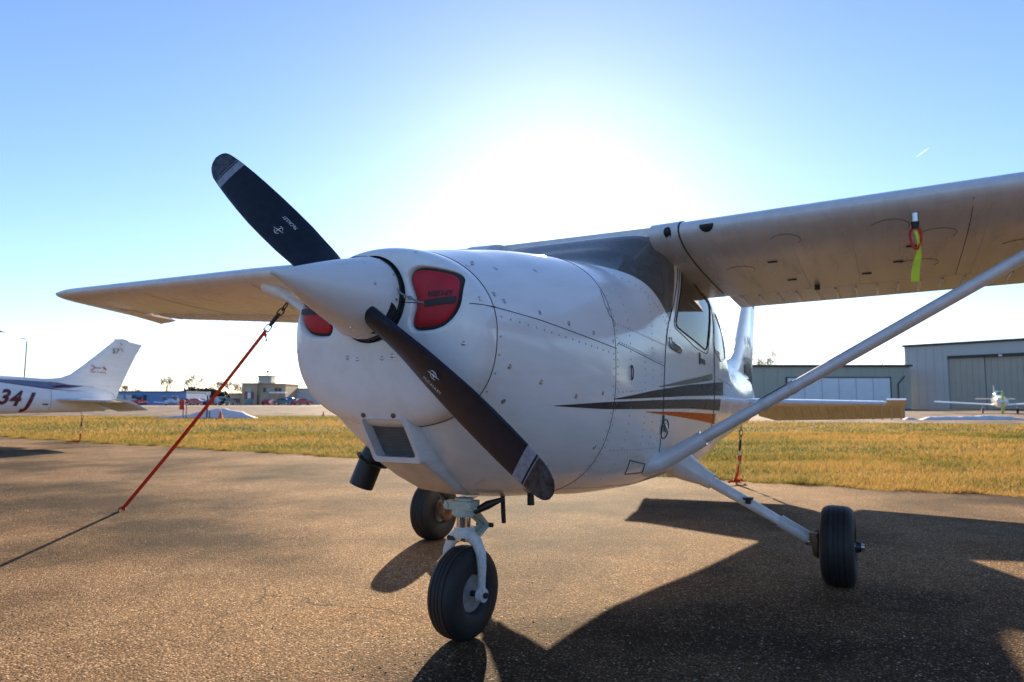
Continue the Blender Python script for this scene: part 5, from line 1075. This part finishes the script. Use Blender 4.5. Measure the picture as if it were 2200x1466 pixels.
# bare trees
def bare_tree(label, px, d, h, sd, wd=5.0, spread=.7, dens=1.0, group='bare winter trees'):
    o = site('bare_tree', px, d); tag(o, label, 'tree', group); r_ = random.Random(sd); tr = MB(); cr = MB()
    def grow(p, dr, ln, rad, lev):
        pts = [p]; q = np.array(p)
        for k in range(3): dr = dr+np.array([r_.gauss(0, .10), r_.gauss(0, .10), r_.gauss(.03, .06)]); dr /= np.linalg.norm(dr); q = q+dr*ln/3; pts.append(q)
        (tr if lev == 0 else cr).tube(pts, [rad, rad*.85, rad*.7, rad*.55], 5 if lev < 2 else 3, cap=False)
        if lev >= 5: return
        n_ = (4 if lev == 0 else 3) if r_.random() < dens else 2
        for k in range(n_):
            a_ = r_.uniform(0, 2*math.pi); t = np.array((math.cos(a_), math.sin(a_), 0))*r_.uniform(.4, 1)*spread*1.6; nd = dr+t+np.array((0, 0, .12)); nd /= np.linalg.norm(nd)
            grow(pts[-1] if k else pts[r_.choice((2, 3))], nd, ln*r_.uniform(.62, .82), max(.030, rad*.55), lev+1)
    grow(np.array((0, 0, 0.)), np.array((0, 0, 1.)), h*.26, h*.022, 0)
    zt = max(q[2] for q in cr.v); wt = np.percentile([math.hypot(q[0], q[1]) for q in cr.v], 96); kz = h/zt; kx = wd/2/wt
    for b_ in (tr, cr): b_.v = [(q[0]*kx, q[1]*kx, q[2]*kz) for q in b_.v]
    tr.build('trunk', 'bark', o); cr.build('crown', 'bark', o)
for px, d, py, sd, wd_, lab in ((1651, 118, 748, 11, 5.6, 'bare tree rising behind the green hangar'), (268, 185, 826, 12, 3.6, 'bare tree just right of the white tail fin at the left'), (361, 188, 804, 13, 6.0, 'bare tree above the middle of the long blue building'), (292, 190, 832, 18, 3.5, 'low bare tree above the left part of the blue building'), (418, 190, 800, 14, 6.0, 'tallest bare tree, above the evergreens at the left'), (497, 192, 818, 15, 4.5, 'bare tree just left of the terminal'), (512, 195, 826, 16, 3.0, 'small bare tree touching the terminal outline'), (478, 195, 816, 17, 5.0, 'bare tree crossed by the red strap')):
    bare_tree(lab, px, d, zh(py, d), sd, wd_)
def evergreen(label, px, d, h, wd, sd):
    o = site('evergreen_bush', px, d); tag(o, label, 'bush', 'evergreens beside the terminal'); r_ = np.random.default_rng(sd); n_ = 900; u = r_.normal(size=(n_, 3)); u /= np.linalg.norm(u, axis=1)[:, None]; rr = r_.uniform(.55, 1.05, n_)**.6
    lump = 1+.22*np.sin(u[:, 0]*5+sd)*np.cos(u[:, 2]*4+sd); P = u*rr[:, None]*lump[:, None]*np.array((wd/2, wd/2, h*.48))+np.array((0, 0, h*.5)); mb = MB()
    for p in P:
        a_, b_ = r_.normal(size=(2, 3))*.16; mb.add([p-a_, p+b_, p+a_, p-b_], [(0, 1, 2, 3)])
    mb.build('crown', 'evergreen', o, smooth=False); MB().cyl((0, 0, 0), (0, 0, h*.4), .12, .08, 7).build('trunk', 'bark', o)
for i, (px, py, wd_) in enumerate(((402, 838, 3.4), (414, 834, 3.8), (428, 832, 4.0), (443, 835, 3.6), (456, 832, 3.4), (469, 838, 3.2), (484, 842, 3.4))):
    evergreen(('leftmost', 'second from left', 'third from left', 'middle', 'third from right', 'second from right', 'rightmost')[i]+' of the seven dark evergreens left of the terminal', px, 180+i, zh(py, 180), wd_, 30+i)
# far scrub along the horizon
r_ = np.random.default_rng(9); mb = MB()
for i in range(2600):
    px = r_.uniform(-200, 2400); d = r_.uniform(300, 420); p = gp(px, d); h = r_.uniform(.4, 1)*zh(846, d)*(.8+.3*math.sin(px*.03)*math.sin(px*.011)); a_ = r_.uniform(0, 3.1); w_ = r_.uniform(.5, 1.8); z_ = r_.uniform(0, h)
    mb.add([(p[0]-w_*math.cos(a_), p[1]-w_*math.sin(a_), z_), (p[0]+w_*math.cos(a_), p[1]+w_*math.sin(a_), z_+r_.uniform(-.3, .3)), (p[0]+r_.normal(0, .5), p[1], z_+r_.uniform(.5, 1.5))], [(0, 1, 2)])
tag(mb.build('distant_woods', simple('far_scrub', (.07, .065, .06), .9), smooth=False, kind='stuff'), 'thin line of bare woods on the horizon', 'woods')

# woods and brush all round on the far side of the airfield, behind the viewer
r_ = np.random.default_rng(21); mb = MB()
for i in range(5200):
    az = YAW+math.pi+r_.uniform(-2.1, 2.1); d = r_.uniform(85, 115); hmax = 6.0+2.6*math.sin(az*9)+1.6*math.sin(az*23+1)+1.2*math.sin(az*51+2)
    z_ = hmax*r_.uniform(0, 1)**.8; x_, y_ = CAM[0]+d*math.cos(az), CAM[1]+d*math.sin(az); a_ = r_.uniform(0, 3.14); w_ = r_.uniform(.7, 1.8)
    mb.add([(x_-w_*math.cos(a_), y_-w_*math.sin(a_), z_), (x_+w_*math.cos(a_), y_+w_*math.sin(a_), z_+r_.uniform(-.4, .4)), (x_+r_.normal(0, .5), y_, z_+r_.uniform(.8, 2.2))], [(0, 1, 2)])
tag(mb.build('tree_belt', simple('brush_brown', (.09, .08, .06), .9), smooth=False, kind='stuff'), 'belt of winter trees far behind the viewer', 'woods')
# contrail
def sky_pt(px, py, d): v_ = c_fw+c_rt*(px-1100)/FPX-c_up*(py-733)/FPX; return CAM+v_*d
m = bpy.data.materials.new('contrail_vapour'); m.use_nodes = True; n = m.node_tree; n.nodes.clear(); o = N(n, 'ShaderNodeOutputMaterial'); t1 = N(n, 'ShaderNodeBsdfTransparent'); t2 = N(n, 'ShaderNodeBsdfTranslucent'); t2.inputs[0].default_value = (.9, .9, .9, 1)
mx = N(n, 'ShaderNodeMixShader'); mx.inputs[0].default_value = .12; L(n, t1.outputs[0], mx.inputs[1]); L(n, t2.outputs[0], mx.inputs[2]); L(n, mx.outputs[0], o.inputs[0])
q0, q1 = sky_pt(1967, 339, 3800), sky_pt(1997, 317, 4000); q0 = np.array(q0); tr = MB().tube([q0+(np.array(q1)-q0)*t for t in np.linspace(0, 1, 9)], [.3, 2.2, 3.2, 3.6, 3.8, 3.6, 3.2, 2.4, .4], 10).build('contrail', m)
tag(tr, 'short faint white contrail in the upper right sky', 'contrail')
